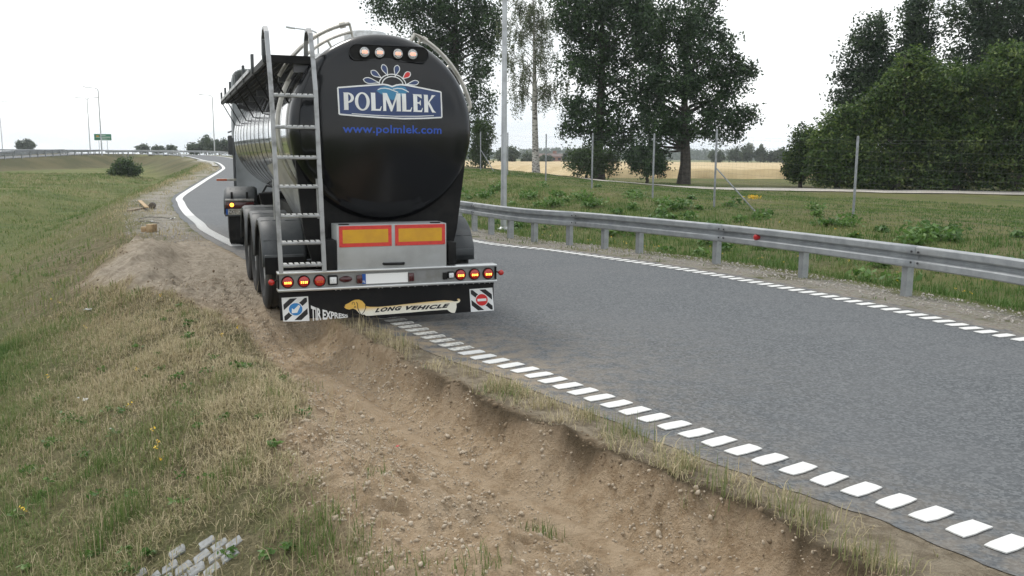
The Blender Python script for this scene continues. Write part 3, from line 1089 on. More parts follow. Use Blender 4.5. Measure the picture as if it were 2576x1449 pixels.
# sun: two arcs
cx, cz = TX2(868, 690)
def arcp(r, a0, a1, n=22):
    return [(cx + r * math.cos(a), cz + r * .78 * math.sin(a)) for a in np.linspace(a0, a1, n)]
rr = TX2(1050, 690)[0] - cx
sa1 = stroke(arcp(rr * 1.02, .02, PI - .02), .011)
sa2 = stroke(arcp(rr * .80, .05, PI - .05), .011)
# petals
PET = [((690, 660), (465, 610), 62), ((718, 592), (575, 492), 60), ((805, 565), (738, 402), 62), ((905, 570), (950, 412), 62), ((1000, 606), (1120, 512), 60), ((1060, 680), (1236, 645), 50)]
def petal(a, b, w):
    a, b = np.array(TX2(*a)), np.array(TX2(*b))
    d = b - a; L = np.linalg.norm(d); d /= L; n_ = np.array([-d[1], d[0]])
    ww = w / 3.45 / 1.59 / 225 * .62
    pts = []
    for s_ in (1, -1):
        ts = np.linspace(0, 1, 12)
        for t in (ts if s_ > 0 else ts[::-1]):
            wd = ww * (math.sin(PI * min(1, t * .98) ** 1.7) ** .8 if 0 < t < 1 else 0)
            pts.append(tuple(a + d * L * t + n_ * wd * s_))
    return pts
for q in PET:
    pp = petal(*q)
    print_mesh('petal_outline', 'print_white', stroke(pp + [pp[0]], .0085), dome, end, .1, .0062)
print_mesh('emblem_outline', 'print_white', wh, dome, end, .1, .0062)
for nm, q in (('swoosh', ws_), ('wave', wv1), ('wave', wv2), ('sun_arc', sa1), ('sun_arc', sa2)):
    print_mesh(nm, 'print_white', q, dome, end, .1, .0064)
pr_ = petal(*PET[4])
print_mesh('red_petal', 'print_red', [[(x, z) for x, z in pr_[1:-1]]], dome, end, .1, .0045)
for k in (0, 1, 2, 3, 5): print_mesh('blue_petal', 'logo_blue', [petal(*PET[k])[1:-1]], dome, end, .1, .0045)
cyan = [TX2(640, 770), TX2(700, 715), TX2(780, 700), TX2(860, 722), TX2(940, 702), TX2(1040, 712), TX2(1080, 780), TX2(980, 850), TX2(860, 900), TX2(760, 850)]
print_mesh('water_patch', 'logo_cyan', [cyan], dome, end, .1, .0045)

# serif capitals drawn stroke by stroke (unit height)
def stem(x, w, y0=0, y1=1):
    return [(x - .06, y0), (x + w + .06, y0), (x + w + .02, y0 + .035), (x + w, y0 + .11), (x + w, y1 - .11), (x + w + .02, y1 - .035), (x + w + .06, y1),
            (x - .06, y1), (x - .02, y1 - .035), (x, y1 - .11), (x, y0 + .11), (x - .02, y0 + .035)]
def ringq(cx_, cz_, rx, rz, tx, tz, a0, a1, n=24):
    out = []
    A = np.linspace(a0, a1, n)
    for i in range(n - 1):
        q = []
        for a, o_ in ((A[i], 1), (A[i + 1], 1), (A[i + 1], 0), (A[i], 0)):
            q.append((cx_ + (rx if o_ else rx - tx) * math.cos(a), cz_ + (rz if o_ else rz - tz) * math.sin(a)))
        out.append(q)
    return out
def G(ch):
    w = .19
    if ch == 'P': return [stem(.06, w)] + ringq(.26, .70, .40, .30, .19, .09, -PI / 2, PI / 2, 16), .66
    if ch == 'O': return ringq(.46, .5, .46, .52, .20, .09, 0, 2 * PI, 36), .92
    if ch == 'L': return [stem(.06, w), [(.15, 0), (.62, 0), (.70, .26), (.66, .25), (.56, .10), (.15, .09)]], .70
    if ch == 'M': return [stem(.06, .11), stem(.93, w), [(.08, 1), (.30, 1), (.66, .22), (.57, -.02), (.52, -.02)], [(.93, 1), (1.06, 1), (.60, -.02), (.54, -.02), (.56, .14)]], 1.18
    if ch == 'E': return [stem(.06, w), [(.15, 0), (.60, 0), (.68, .24), (.64, .24), (.55, .10), (.15, .09)], [(.15, .91), (.52, .90), (.58, .78), (.62, .78), (.60, 1), (.15, 1)],
                          [(.15, .47), (.44, .47), (.50, .38), (.54, .38), (.54, .66), (.50, .66), (.44, .56), (.15, .56)]], .68
    if ch == 'K': return [stem(.06, w), [(.20, .46), (.62, .96), (.58, 1), (.80, 1), (.84, .97), (.76, .95), (.36, .54)], [(.24, .58), (.38, .62), (.70, .12), (.86, .0), (.58, 0)]], .84
def word(txt, gap=.05):
    x, out = 0, []
    for ch in txt:
        ps, w = G(ch)
        out += [[(x + a, b) for a, b in p] for p in ps]
        x += w + gap
    return out, x - gap
ps, wd_ = word('POLMLEK')
a0, a1 = TX2(190, 1032), TX2(185, 790)
b0, b1 = TX2(1470, 1070), TX2(1480, 830)
def wmap(x, z):
    u = x / wd_
    lo = (a0[0] + (b0[0] - a0[0]) * u, a0[1] + (b0[1] - a0[1]) * u)
    hi = (lo[0], a1[1] + (b1[1] - a1[1]) * u + .006 * math.sin(PI * u))
    return (lo[0] + (hi[0] - lo[0]) * z, lo[1] + (hi[1] - lo[1]) * z)
for k, p in enumerate(ps):
    pass
le = print_mesh('lettering', 'print_white', [[wmap(x, z) for x, z in p] for p in ps], dome, end, .1, .0075)
A_, B_ = loc(*zA(1118, 1030), .16), loc(*zA(1970, 1040), .16)
zt_ = loc(*zA(1530, 960), .16)[1]
hh = zt_ - loc(*zA(1530, 1030), .16)[1]
web = text_fit('www.polmlek.com', lambda u, v: (A_[0] + (B_[0] - A_[0]) * u, A_[1] + (B_[1] - A_[1]) * u + hh * v), base=(0, .73), bold=.018, space=1.05)
print_mesh('web_lettering', 'web_blue', web, dome, end, .1, .004)

# ---- lamps in the recess at the top
rl, rr_ = loc(*zA(1178, 345), .17)[0], loc(*zA(1862, 385), .17)[0]
zc = loc(*zA(1520, 350), .17)[1]
def capsule(x0, x1, z, r, n=12):
    pts = [(x0 + r + r * math.cos(a), z + r * math.sin(a)) for a in np.linspace(PI / 2, 3 * PI / 2, n)]
    pts += [(x1 - r + r * math.cos(a), z + r * math.sin(a)) for a in np.linspace(-PI / 2, PI / 2, n)]
    return pts
yl_ = dome((rl + rr_) / 2, zc) - .012
MB().prism(capsule(rl, rr_, zc, .085), 'y', yl_, yl_ + .12).build('lamp_recess', 'black_steel', TR_)
MB().tube([(x, yl_ - .001, z) for x, z in capsule(rl, rr_, zc, .085)], .006, 6, closed=True).build('recess_rim', 'black_paint', TR_)
MYn = Matrix(((1, 0, 0, 0), (0, 0, -1, 0), (0, 1, 0, 0), (0, 0, 0, 1)))       # lathe axis -> -Y (towards the rear)
def round_lamp(name, x, z, y, r, lens, led, rows, housing='black_steel', label=None):
    M = Matrix.Translation((x, y, z)) @ MYn
    o = MB().lathe([(r * 1.12, 0), (r * 1.12, .016), (r * 1.0, .024), (r * .97, .018)], 28, M).build(name, housing, TR_)
    MB().lathe([(r * .97, .016), (r * .9, .026), (r * .6, .034), (.0005, .037)], 28, M).build('lens', lens, o)
    ml = MB()
    for (dx, dz) in rows:
        ml.box((x + dx * r, y - .036, z + dz * r), (r * .17, .006, r * .17), ch=.002)
    ml.build('led_row', led, o, smooth=False)
    if label: o['label'] = label
    return o
ROWS = [(dx, dz) for dx in (-.5, -.18, .18, .5) for dz in (-.22, .0)] 
ROW3 = [(dx, dz) for dx in (-.42, -.14, .14, .42) for dz in (-.2, .0, .2)]
for zx, zy in ((1310, 337), (1440, 342), (1598, 352), (1725, 356)):
    x, z = loc(*zA(zx, zy), .16)
    o = round_lamp('marker_lamp', x, z, yl_ - .002, .056, 'lens_clear', 'led_top', ROW3)
    dk = MB()
    for a in list(np.linspace(R(30), R(150), 6)) + list(np.linspace(R(210), R(330), 6)):
        dk.box((x + .040 * math.cos(a), yl_ - .034, z + .040 * math.sin(a)), (.008, .004, .008))
    dk.build('diode', 'black_steel', o, smooth=False)

# ---- bumper bar
MB().box((0, .05, .557), (2.46, .10, .190)).build('bumper_panel', 'panel_alu', TR_, smooth=False)
MB().box((0, .03, .650), (2.50, .15, .026), ch=.006).build('bumper_rail', 'rail_alu', TR_)
MB().box((0, .03, .464), (2.50, .15, .030), ch=.006).build('bumper_rail', 'rail_alu', TR_)
for s_ in (-1, 1):
    MB().box((s_ * 1.242, .045, .557), (.012, .14, .15)).build('end_plate', 'black_steel', TR_, smooth=False)
yb = -.002
for x, on in ((-1.143, 1), (-.970, 1), (-.801, 0), (.809, 1), (.979, 1), (1.148, 1)):
    round_lamp('rear_lamp', x, .553, yb, .060, 'lens_red', 'led_on' if on else 'led_dim', ROWS, label='round red rear lamp with its amber diodes lit' if on else 'round red rear lamp with its diodes dim')
for x, w in ((-.659, .088), (.690, .066)):
    o = MB().box((x, yb - .02, .556), (w * 1.2, .05, w * 1.2), ch=.012).build('reversing_lamp', 'black_steel', TR_)
    MB().box((x, yb - .048, .556), (w * .84, .012, w * .84), ch=.004).build('lens', 'lens_clear', o)
MB().box((.625, yb - .012, .545), (.05, .03, .08), ch=.006).build('lamp_bracket', 'black_steel', TR_)
M = Matrix.Translation((-.514, yb, .557)) @ MYn @ Matrix.Diagonal((1.0, .50, 1, 1))
MB().lathe([(.072, 0), (.070, .012), (.05, .024), (.0005, .03)], 24, M).build('oval_reflector', 'lens_dark', TR_)
pc = -.073
pl_o = MB().box((pc + .02, yb - .014, .552), (.478, .006, .112)).build('number_plate', 'plate_white', TR_, smooth=False)
pl_o['label'] = 'blanked white number plate with a blue end strip'
MB().box((pc - .2405, yb - .0140, .552), (.041, .0065, .112)).build('blue_strip', 'plate_blue', pl_o, smooth=False)
print_mesh('country_code', 'print_white', text_fit('PL', lambda u, v: (pc - .256 + .031 * u, .508 + .026 * v), bold=.02), lambda x, z: yb - .0178, pl_o, 0, .001)
for x in (-.365, .225):
    MB().box((x, yb - .02, .552), (.062, .04, .094), ch=.010).build('plate_lamp', 'lens_dark', TR_)
for s_ in (-1, 1):
    o = MB().tube([(s_ * 1.24, .05, .575), (s_ * 1.275, .02, .562), (s_ * 1.295, .0, .556)], .009, 8).build('marker_stalk', 'rubber', TR_)
    M = Matrix.Translation((s_ * 1.312, .005, .556)) @ MYn
    MB().lathe([(.0005, -.03), (.024, -.026), (.033, -.005), (.033, .012), (.022, .024), (.0005, .028)], 18, M).build('side_marker', 'lens_red', o)

# ---- rubber flap with its prints
def flap_bottom(x):
    u = (x + 1.23) / 2.46
    return .118 - .03 * u + .020 * math.sin(u * 7.5 + .4) * (1 - .6 * u) - .012 * math.exp(-((u - .47) / .03) ** 2)
def flapy(x, z):
    k = np.clip((.45 - z) / .33, 0, 1)
    return .045 + .012 * math.sin(x * 2.6 + .8) * k + .006 * math.sin(x * 7) * k * k
fx = np.linspace(-1.228, 1.236, 60)
rows = 8
v, f = [], []
for x in fx:
    for j in range(rows):
        z = .452 + (flap_bottom(x) - .452) * j / (rows - 1)
        v.append((x, flapy(x, z), z))
f = [(i * rows + j, i * rows + j + 1, (i + 1) * rows + j + 1, (i + 1) * rows + j) for i in range(len(fx) - 1) for j in range(rows - 1)]
nv = len(v)
v += [(x_, y_ + .010, z_) for x_, y_, z_ in v]
f += [tuple(i + nv for i in q[::-1]) for q in f]
ring = [i * rows for i in range(len(fx))] + [(len(fx) - 1) * rows + j for j in range(1, rows)] + [i * rows + rows - 1 for i in range(len(fx) - 2, -1, -1)] + [j for j in range(rows - 2, 0, -1)]
f += [(ring[i], ring[(i + 1) % len(ring)], ring[(i + 1) % len(ring)] + nv, ring[i] + nv) for i in range(len(ring))]
flap = MB().add(v, f).build('mud_flap', 'rubber', TR_, angle=60)
MB().box((.004, .032, .437), (2.46, .012, .022)).build('clamp_strip', 'black_steel', TR_, smooth=False)
bm_ = MB()
for x in [-.62, -.57, -.46, -.37, -.26, -.14, -.1, .0, .1, .2, .28, .38, .42, .55, .68, .75, .86, .9, .98, 1.05, 1.12, 1.18]:
    bm_.lathe([(.0085, 0), (.006, .005), (.0005, .006)], 8, Matrix.Translation((x, .026, .437)) @ MYn)
bm_.build('rivet', 'chrome_bolt', TR_)
FB = lambda zx, zy: loc(*zB(zx, zy), .04)
def quad_map(c00, c10, c11, c01):
    return lambda u, v: ((c00[0] * (1 - u) + c10[0] * u) * (1 - v) + (c01[0] * (1 - u) + c11[0] * u) * v,
                         (c00[1] * (1 - u) + c10[1] * u) * (1 - v) + (c01[1] * (1 - u) + c11[1] * u) * v)
def warn_board(c, mirror, red):
    q = quad_map(*c)
    o = print_mesh('warning_sticker', 'print_white', [[q(0, 0), q(1, 0), q(1, 1), q(0, 1)]], flapy, flap, .08, .004)
    st = []
    for k in range(-1, 4):
        # diagonal bars clipped to the board
        d0, d1 = k * .5 - .12, k * .5 + .12
        poly = [(.05, .05 ), (.95, .05), (.95, .95), (.05, .95)]
        def clip(poly, fn):
            out = []
            for i in range(len(poly)):
                a, b = poly[i], poly[(i + 1) % len(poly)]
                fa, fb = fn(a), fn(b)
                if fa >= 0: out.append(a)
                if fa * fb < 0:
                    t = fa / (fa - fb)
                    out.append((a[0] + (b[0] - a[0]) * t, a[1] + (b[1] - a[1]) * t))
            return out
        g = (lambda p: p[1] - p[0] * .9 + .45) if not mirror else (lambda p: p[1] - (1 - p[0]) * .9 + .45)
        poly = clip(poly, lambda p: g(p) - d0)
        if len(poly) > 2: poly = clip(poly, lambda p: d1 - g(p))
        if len(poly) > 2: st.append([q(*p) for p in poly])
    print_mesh('stripe', 'print_black', st, flapy, o, .08, .0055)
    cc = [(.5 + .285 * math.cos(a), .5 + .285 * math.sin(a)) for a in np.linspace(0, 2 * PI, 33)[:-1]]
    print_mesh('disc_border', 'print_white', [[q(*p) for p in cc]], flapy, o, .08, .007)
    cc = [(.5 + .255 * math.cos(a), .5 + .255 * math.sin(a)) for a in np.linspace(0, 2 * PI, 33)[:-1]]
    print_mesh('disc', 'print_red' if red else 'print_blue', [[q(*p) for p in cc]], flapy, o, .08, .0085)
    if red:
        print_mesh('bar', 'print_white', [[q(.31, .445), q(.69, .445), q(.69, .555), q(.31, .555)]], flapy, o, 0, .010)
    else:
        ar = [(.34, .34), (.55, .36), (.49, .43), (.68, .62), (.62, .68), (.43, .49), (.36, .55)]
        print_mesh('arrow', 'print_white', [[q(*p) for p in ar]], flapy, o, 0, .010)
    return o
warn_board((FB(140, 652), FB(418, 645), FB(404, 385), FB(122, 402)), False, False)['label'] = 'striped white sticker with a blue arrow disc'
warn_board((FB(2135, 552), FB(2378, 535), FB(2362, 293), FB(2118, 310)), True, True)['label'] = 'striped white sticker with a red no-entry disc'
TB = {k: FB(*p) for k, p in dict(bl=(438, 645), tl=(425, 482), br=(828, 612), tr=(828, 582)).items()}
def warp_tir(u, v):
    lo = (TB['bl'][0] + (TB['br'][0] - TB['bl'][0]) * u, TB['bl'][1] + (TB['br'][1] - TB['bl'][1]) * u)
    e = u ** .8
    hi = TB['tl'][1] + (TB['tr'][1] - TB['tl'][1]) * e
    return (lo[0], lo[1] + (hi - lo[1]) * v)
print_mesh('lettering', 'print_white', text_fit('TIR', lambda u, v: warp_tir(u * .27, v), bold=.03), flapy, flap, .08, .0045)
print_mesh('lettering', 'print_white', text_fit('EXPRESS', lambda u, v: warp_tir(.31 + u * .69, v), bold=.035), flapy, flap, .08, .0045)
# long yellow dog
def dog_mat():
    m, nt, b = base_mat('dog_print')
    pos = nt.nodes.new('ShaderNodeTexCoord').outputs['Object']
    s = nt.nodes.new('ShaderNodeSeparateXYZ'); nt.links.new(pos, s.inputs[0])
    ad = nt.nodes.new('ShaderNodeMath'); ad.operation = 'MULTIPLY_ADD'; ad.inputs[1].default_value = -.045; 
    nt.links.new(s.outputs['X'], ad.inputs[0]); nt.links.new(s.outputs['Z'], ad.inputs[2])
    f = ramp(nt, ad.outputs[0], .175, .245)
    nt.links.new(mixc(nt, f, (.80, .77, .66), (.72, .44, .085)), b.inputs['Base Color'])
    b.inputs['Roughness'].default_value = .5
dog_mat()
DOG = [(782, 488), (800, 474), (840, 455), (870, 435), (905, 422), (945, 420), (980, 435), (1005, 465), (1020, 490), (1060, 497), (1150, 498), (1300, 486), (1500, 464), (1700, 442), (1850, 428), (1925, 432),
       (1965, 441), (1990, 437), (2002, 427), (1999, 420), (1990, 424), (1986, 419), (1994, 411), (2010, 411), (2021, 424), (2018, 442), (2003, 454), (1980, 462), (1982, 500), (1972, 540), (1962, 562), (1932, 561), (1908, 549), (1910, 537), (1882, 527),
       (1700, 541), (1500, 560), (1300, 575), (1150, 584), (1072, 581), (1062, 592), (1022, 592), (1000, 578), (972, 582), (945, 562), (928, 540), (912, 526), (880, 515), (842, 526), (810, 519), (790, 503)]
dg = print_mesh('dog_print', 'dog_print', [[FB(*p) for p in DOG]], flapy, flap, .08, .0045)
dg['label'] = 'long yellow dachshund print'
dl_ = stroke([FB(*p) for p in ((918, 445), (930, 470), (932, 510), (945, 545), (972, 582), (1000, 545), (1018, 505), (1010, 480))], .008)
print_mesh('ear_outline', 'print_black', dl_, flapy, dg, 0, .0058)
print_mesh('eye', 'print_black', stroke([FB(*p) for p in ((872, 472), (873, 452), (886, 446), (897, 456), (896, 478))], .006), flapy, dg, 0, .0058)
print_mesh('mouth', 'print_black', stroke([FB(*p) for p in ((892, 512), (897, 494), (908, 492), (912, 510))], .006), flapy, dg, 0, .0058)
print_mesh('nose', 'print_black', [[FB(782, 482), FB(798, 478), FB(798, 494), FB(784, 496)]], flapy, dg, 0, .0058)
lA, lB = FB(1112, 558), FB(1905, 505)
lh = FB(1112, 514)[1] - FB(1112, 558)[1]
def warp_lv(u, v):
    return (lA[0] + (lB[0] - lA[0]) * u + .006 * v, lA[1] + (lB[1] - lA[1]) * u + lh * v * 1.02 + .005 * math.sin(u * 6.5))
print_mesh('lettering', 'print_black', text_fit('LONG', lambda u, v: warp_lv(u * .355, v), shear=.35, bold=.06, space=1.2), flapy, flap, .08, .0062)
print_mesh('lettering', 'print_black', text_fit('VEHICLE', lambda u, v: warp_lv(.41 + u * .59, v), shear=.35, bold=.06, space=1.2), flapy, flap, .08, .0062)

# ---- cabinet with reflector plates
cab = MB().box((.018, .16, .905), (1.245, .36, .50), ch=.006).build('locker', 'grey_panel', TR_)
cab['label'] = 'grey locker with two red and yellow reflector plates'
for x0, x1 in ((-.580, .004), (.044, .624)):
    o = MB().box(((x0 + x1) / 2, -.024, 1.030), (x1 - x0, .006, .232)).build('reflector_plate', 'refl_red', TR_, smooth=False)
    MB().box(((x0 + x1) / 2, -.0275, 1.030), (x1 - x0 - .078, .003, .148)).build('yellow_field', 'refl_yellow', o, smooth=False)
    rv = MB()
    for sx in (x0 + .016, x1 - .016):
        for sz in (.925, 1.135):
            rv.lathe([(.006, 0), (.004, .003), (.0005, .0035)], 8, Matrix.Translation((sx, -.027, sz)) @ MYn)
    rv.build('rivet', 'seam', o)
MB().tube([(-.09, -.02, .715), (-.085, -.05, .715), (.135, -.05, .712), (.14, -.02, .712)], .015, 8).build('handle', 'rubber', cab)
for x in (-.52, .52):
    MB().box((x, .02, 1.160), (.11, .06, .012), ch=.003).build('hinge', 'black_steel', cab)
MB().box((-.672, .08, .83), (.115, .22, .33), ch=.01).build('side_box', 'black_steel', TR_)
MB().box((.72, .12, .80), (.10, .22, .26), ch=.01).build('side_box', 'black_steel', TR_)
# saddle under the tank, chassis
saddle = [(-.80, .66), (.80, .66), (.90, 1.05), (1.02, 1.95), (.80, 1.75), (.45, 1.35), (0, 1.22), (-.45, 1.35), (-.80, 1.75), (-.98, 1.95), (-.90, 1.05)]
MB().prism(saddle, 'y', .42, .50).build('saddle_plate', 'black_steel', TR_, smooth=False)
MB().prism([(-.80, .66), (.80, .66), (.92, 1.25), (-.92, 1.25)], 'y', 5.9, 6.0).build('saddle_plate', 'black_steel', TR_, smooth=False)
for s_ in (-1, 1):
    MB().box((s_ * .55, 4.6, .98), (.12, 8.4, .34)).build('chassis_rail', 'black_steel', TR_, smooth=False)
# wedge of sheet steel from the barrel down to the rear of the chassis
MB().add([(-1.01, .62, 1.92), (-1.0, 3.4, 1.75), (-.62, .62, .80), (-.62, 3.4, 1.0)], [(0, 1, 3, 2)]).build('side_sheet', 'side_steel', TR_, smooth=False)
MB().add([(1.05, .62, 1.92), (1.04, 3.4, 1.75), (.66, .62, .80), (.66, 3.4, 1.0)], [(0, 1, 3, 2)]).build('side_sheet', 'side_steel', TR_, smooth=False)

# ---- wheels, tyres, mudguards
WR = .525
def wheel(parent, x, y, z, w, side, r=WR):
    """side -1 = left; axis along X"""
    Mx = Matrix.Translation((x, y, z)) @ Matrix(((0, 0, side, 0), (1, 0, 0, 0), (0, side, 0, 0), (0, 0, 0, 1)))
    h = w / 2
    pr = [(r * .58, -h * .8), (r * .70, -h), (r * .92, -h * .98), (r * .985, -h * .88)]
    for gq in (-.62, -.22, .22, .62):
        pr += [(r, h * (gq - .13)), (r, h * (gq - .035)), (r - .014, h * (gq - .03)), (r - .014, h * (gq + .03)), (r, h * (gq + .035))]
    pr += [(r, h * .8), (r * .985, h * .88), (r * .92, h * .98), (r * .70, h), (r * .58, h * .8)]
    t = MB().lathe(pr, 48, Mx).build('tyre', 'tyre', parent, angle=30)
    MB().lathe([(r * .58, h * .8), (r * .55, h * .3), (r * .45, h * .05), (r * .28, h * .1), (r * .26, h * .55), (r * .2, h * .62), (.001, h * .62)], 32, Mx).build('rim', 'rim', t)
    return t
AX = (1.58, 2.89, 4.20)
gm = {}
for s_ in (-1, 1):
    for k, ya in enumerate(AX):
        wheel(TR_, s_ * 1.075, ya, WR + (.015 if s_ < 0 else .0), .385, s_)
        # mudguard: half hoop with a straight skirt behind
        path = [(ya + .615 * math.cos(a), .54 + .60 * math.sin(a)) for a in np.linspace(R(8), R(150), 15)]
        path += [(ya - .565, .80), (ya - .585, .74), (ya - .585, .60)]
        xo, xi = s_ * 1.305, s_ * .80
        v, f = [], []
        secs = [(xo, -.075), (xo, -.02), (xo - s_ * .03, .0), (xo - s_ * .15, .006), (xo - s_ * .165, .0), (xo - s_ * .30, .006), (xo - s_ * .315, .0), (xi + s_ * .04, .004), (xi + s_ * .02, -.01), (xi, -.05)]
        P2 = np.array(path); tt = np.gradient(P2, axis=0); tt /= np.linalg.norm(tt, axis=1)[:, None]
        nn = np.stack([tt[:, 1], -tt[:, 0]], 1)
        for i_, (p2, n2) in enumerate(zip(P2, nn)):
            for (xx, off) in secs:
                v.append((xx, p2[0] + n2[0] * off, p2[1] + n2[1] * off))
        q = len(secs)
        f = [(i_ * q + j, i_ * q + j + 1, (i_ + 1) * q + j + 1, (i_ + 1) * q + j) for i_ in range(len(P2) - 1) for j in range(q - 1)]
        o = MB().add(v, f).build('mudguard', 'plastic_grey', TR_, angle=40)
        md = o.modifiers.new('shell', 'SOLIDIFY'); md.thickness = .012; md.offset = 0
        # rib lines across the hoop
        rb = MB()
        for a in (R(35), R(72), R(108), R(143)):
            rb.tube([(xo - s_ * .02, ya + .618 * math.cos(a), .54 + .604 * math.sin(a)), (xi + s_ * .03, ya + .622 * math.cos(a), .54 + .608 * math.sin(a))], .007, 6)
        rb.build('rib', 'plastic_grey', o)
        MB().box((s_ * 1.06, ya - .60, .70), (.46, .05, .09), ch=.015).build('lip', 'plastic_grey', o)
for ya in AX:
    MB().tube([(-.95, ya, WR), (.95, ya, WR)], .07, 12).build('axle', 'black_steel', TR_)
    for s_ in (-1, 1):
        MB().tube([(s_ * .55, ya + .45, .85), (s_ * .58, ya + .1, .50), (s_ * .58, ya - .35, .62)], .045, 8).build('suspension_arm', 'black_steel', TR_)
        MB().lathe([(.11, 0), (.13, .06), (.11, .12), (.13, .18), (.10, .24)], 16, Matrix.Translation((s_ * .58, ya - .38, .62)), True, True).build('air_bag', 'rubber', TR_)
MB().box((-1.06, .96, .615), (.46, .02, .20)).build('spray_skirt', 'rubber', TR_, smooth=False)

# ---- ladder
def lad_y(z): return -.05 + .055 * (z - .66) if z < 2.6 else -.05 + .055 * 1.94 + .28 * (z - 2.6)
def stile(x0, x1):
    pts = []
    for z in (.66, 1.0, 1.5, 2.0, 2.6, 2.85):
        pts.append((x0 + (x1 - x0) * (z - .66) / 2.5, lad_y(z), z))
    y1, zt = lad_y(2.85), 3.20
    pts += [(x1, y1 + .06, 3.05), (x1, y1 + .13, zt), (x1, y1 + .25, zt + .065), (x1, y1 + .40, zt + .06), (x1, y1 + .50, zt - .02), (x1, y1 + .54, 3.0)]
    return pts
sl, sr_ = stile(-1.212, -1.250), stile(-.752, -.790)
lad = MB()
def flat_bar(mb, pts, wx, wy):
    v, f = [], []
    for i, p in enumerate(pts):
        a = Vector(pts[min(i + 1, len(pts) - 1)]) - Vector(pts[max(i - 1, 0)])
        a.normalize()
        n_ = Vector((0, -a.z, a.y)).normalized()
        for sx, sy in ((-1, -1), (1, -1), (1, 1), (-1, 1)):
            v.append(Vector(p) + Vector((sx * wx / 2, 0, 0)) + n_ * (sy * wy / 2))
    for i in range(len(pts) - 1):
        for j in range(4):
            f.append((i * 4 + j, i * 4 + (j + 1) % 4, i * 4 + 4 + (j + 1) % 4, i * 4 + 4 + j))
    f += [(3, 2, 1, 0), tuple((len(pts) - 1) * 4 + j for j in range(4))]
    mb.add(v, f)
for st_pts in (sl, sr_):
    mb = MB(); flat_bar(mb, st_pts, .046, .030)
    o = mb.build('ladder_stile', 'ladder_alu', TR_, smooth=False)
    # outer sleeve of the sliding lower section
    mb = MB()
    flat_bar(mb, [(st_pts[0][0] - .012 + .010 * 0, lad_y(1.3) + .045, 1.23), (st_pts[0][0] - .018, lad_y(1.62) + .045, 1.66)], .066, .05)
    mb.build('ladder_sleeve', 'ladder_alu', TR_, smooth=False)
for z in (.735, .975, 1.265, 1.575, 1.885, 2.205, 2.535):
    u = (z - .66) / 2.5
    xa, xb = -1.212 - .038 * u + .02, -.752 - .038 * u - .02
    o = MB().box(((xa + xb) / 2, lad_y(z) + .01, z - .004), (xb - xa, .065, .028), ch=.003).build('rung', 'ladder_alu', TR_)
    tr_ = MB()
    for k in range(7):
        xx = xa + (xb - xa) * (k + .5) / 7
        tr_.box((xx, lad_y(z) + .03, z + .017), ((xb - xa) / 7 * .62, .10, .012))
    tr_.build('tread', 'tread_alu', o, smooth=False)

# ---- walkway along the left of the barrel
WX0, WX1, WZ = -1.235, -.735, 2.945
wy0, wy1 = .50, 10.2
wk = MB().box((WX0, (wy0 + wy1) / 2, WZ), (.03, wy1 - wy0, .07)).build('walkway_beam', 'black_steel', TR_, smooth=False)
MB().box((WX1, (wy0 + wy1) / 2, WZ), (.03, wy1 - wy0, .07)).build('walkway_beam', 'black_steel', TR_, smooth=False)
MB().box(((WX0 + WX1) / 2, wy0 - .01, WZ + .005), (WX1 - WX0 + .03, .02, .085)).build('walkway_end', 'black_steel', TR_, smooth=False)
gr = MB()
y = wy0 + .05
while y < wy1:
    gr.box(((WX0 + WX1) / 2, y, WZ + .01), (WX1 - WX0 - .03, .022, .03))
    y += .085
for x in np.linspace(WX0 + .08, WX1 - .08, 5):
    gr.box((x, (wy0 + wy1) / 2, WZ - .012), (.012, wy1 - wy0, .02))
tag(gr.build('grating', 'black_steel', TR_, smooth=False), kind='stuff')
for k, y in enumerate((.6, 2.15, 3.75, 5.4, 7.0, 8.6, 10.1)):
    MB().box((WX0 - .02, y, WZ + .09), (.035, .10, .24), ch=.004).build('walkway_post', 'plastic_grey', TR_)
    a, b = Vector((WX0, y, WZ - .03)), Vector((TCX - TRAD * math.cos(R(15)), y + .05, TZ + TRAD * math.sin(R(15))))
    MB().tube([a, b], .010, 6).build('strut', 'black_steel', TR_)
    MB().box((TCX - .86, y, TZ + .66), (.20, .06, .10)).build('walkway_bracket', 'seam', TR_, smooth=False)
MB().box((WX0 - .03, (wy0 + wy1) / 2 + 1.0, WZ + .045), (.012, wy1 - wy0 - 2.2, .05)).build('toe_board', 'ladder_alu', TR_, smooth=False)

# ---- hoop rails and pipe round the barrel
def hoop(r, a0, a1, y, n=18):
    return [(TCX + r * math.cos(a), y, TZ + r * math.sin(a)) for a in np.linspace(R(a0), R(a1), n)]
pts = [(TCX + .93 * math.cos(R(64)) , .85, TZ + 1.08 * math.sin(R(64)))] + hoop(1.225, 66, 14, .85) + [(TCX + 1.06, .85, TZ + .12)]
MB().tube(pts, .026, 10).build('hoop_rail', 'pipe_steel', TR_)
for y, r in ((.85, 1.235), (.85, 1.135)):
    MB().tube(hoop(r, 103, 152, y), .024 if r > 1.2 else .018, 10).build('hoop_rail', 'pipe_steel', TR_)
br = [(1.235, 103, -1), (1.135, 118, -1), (1.135, 138, -1), (1.225, 40, 1), (1.225, 62, 1), (1.225, 22, 1)]
for r, a, s_ in br:
    MB().tube([(TCX + 1.02 * math.cos(R(a)), .85, TZ + 1.02 * math.sin(R(a))), (TCX + r * math.cos(R(a)), .85, TZ + r * math.sin(R(a)))], .014, 8).build('rail_bracket', 'pipe_steel', TR_)
for a, r in ((107, 1.235), (60, 1.225)):
    c = Vector((TCX + r * math.cos(R(a)), .85, TZ + r * math.sin(R(a))))
    t = Vector((-math.sin(R(a)), 0, math.cos(R(a))))
    MB().tube([c - t * .03, c + t * .03], .038, 10).build('clamp', 'pipe_steel', TR_)
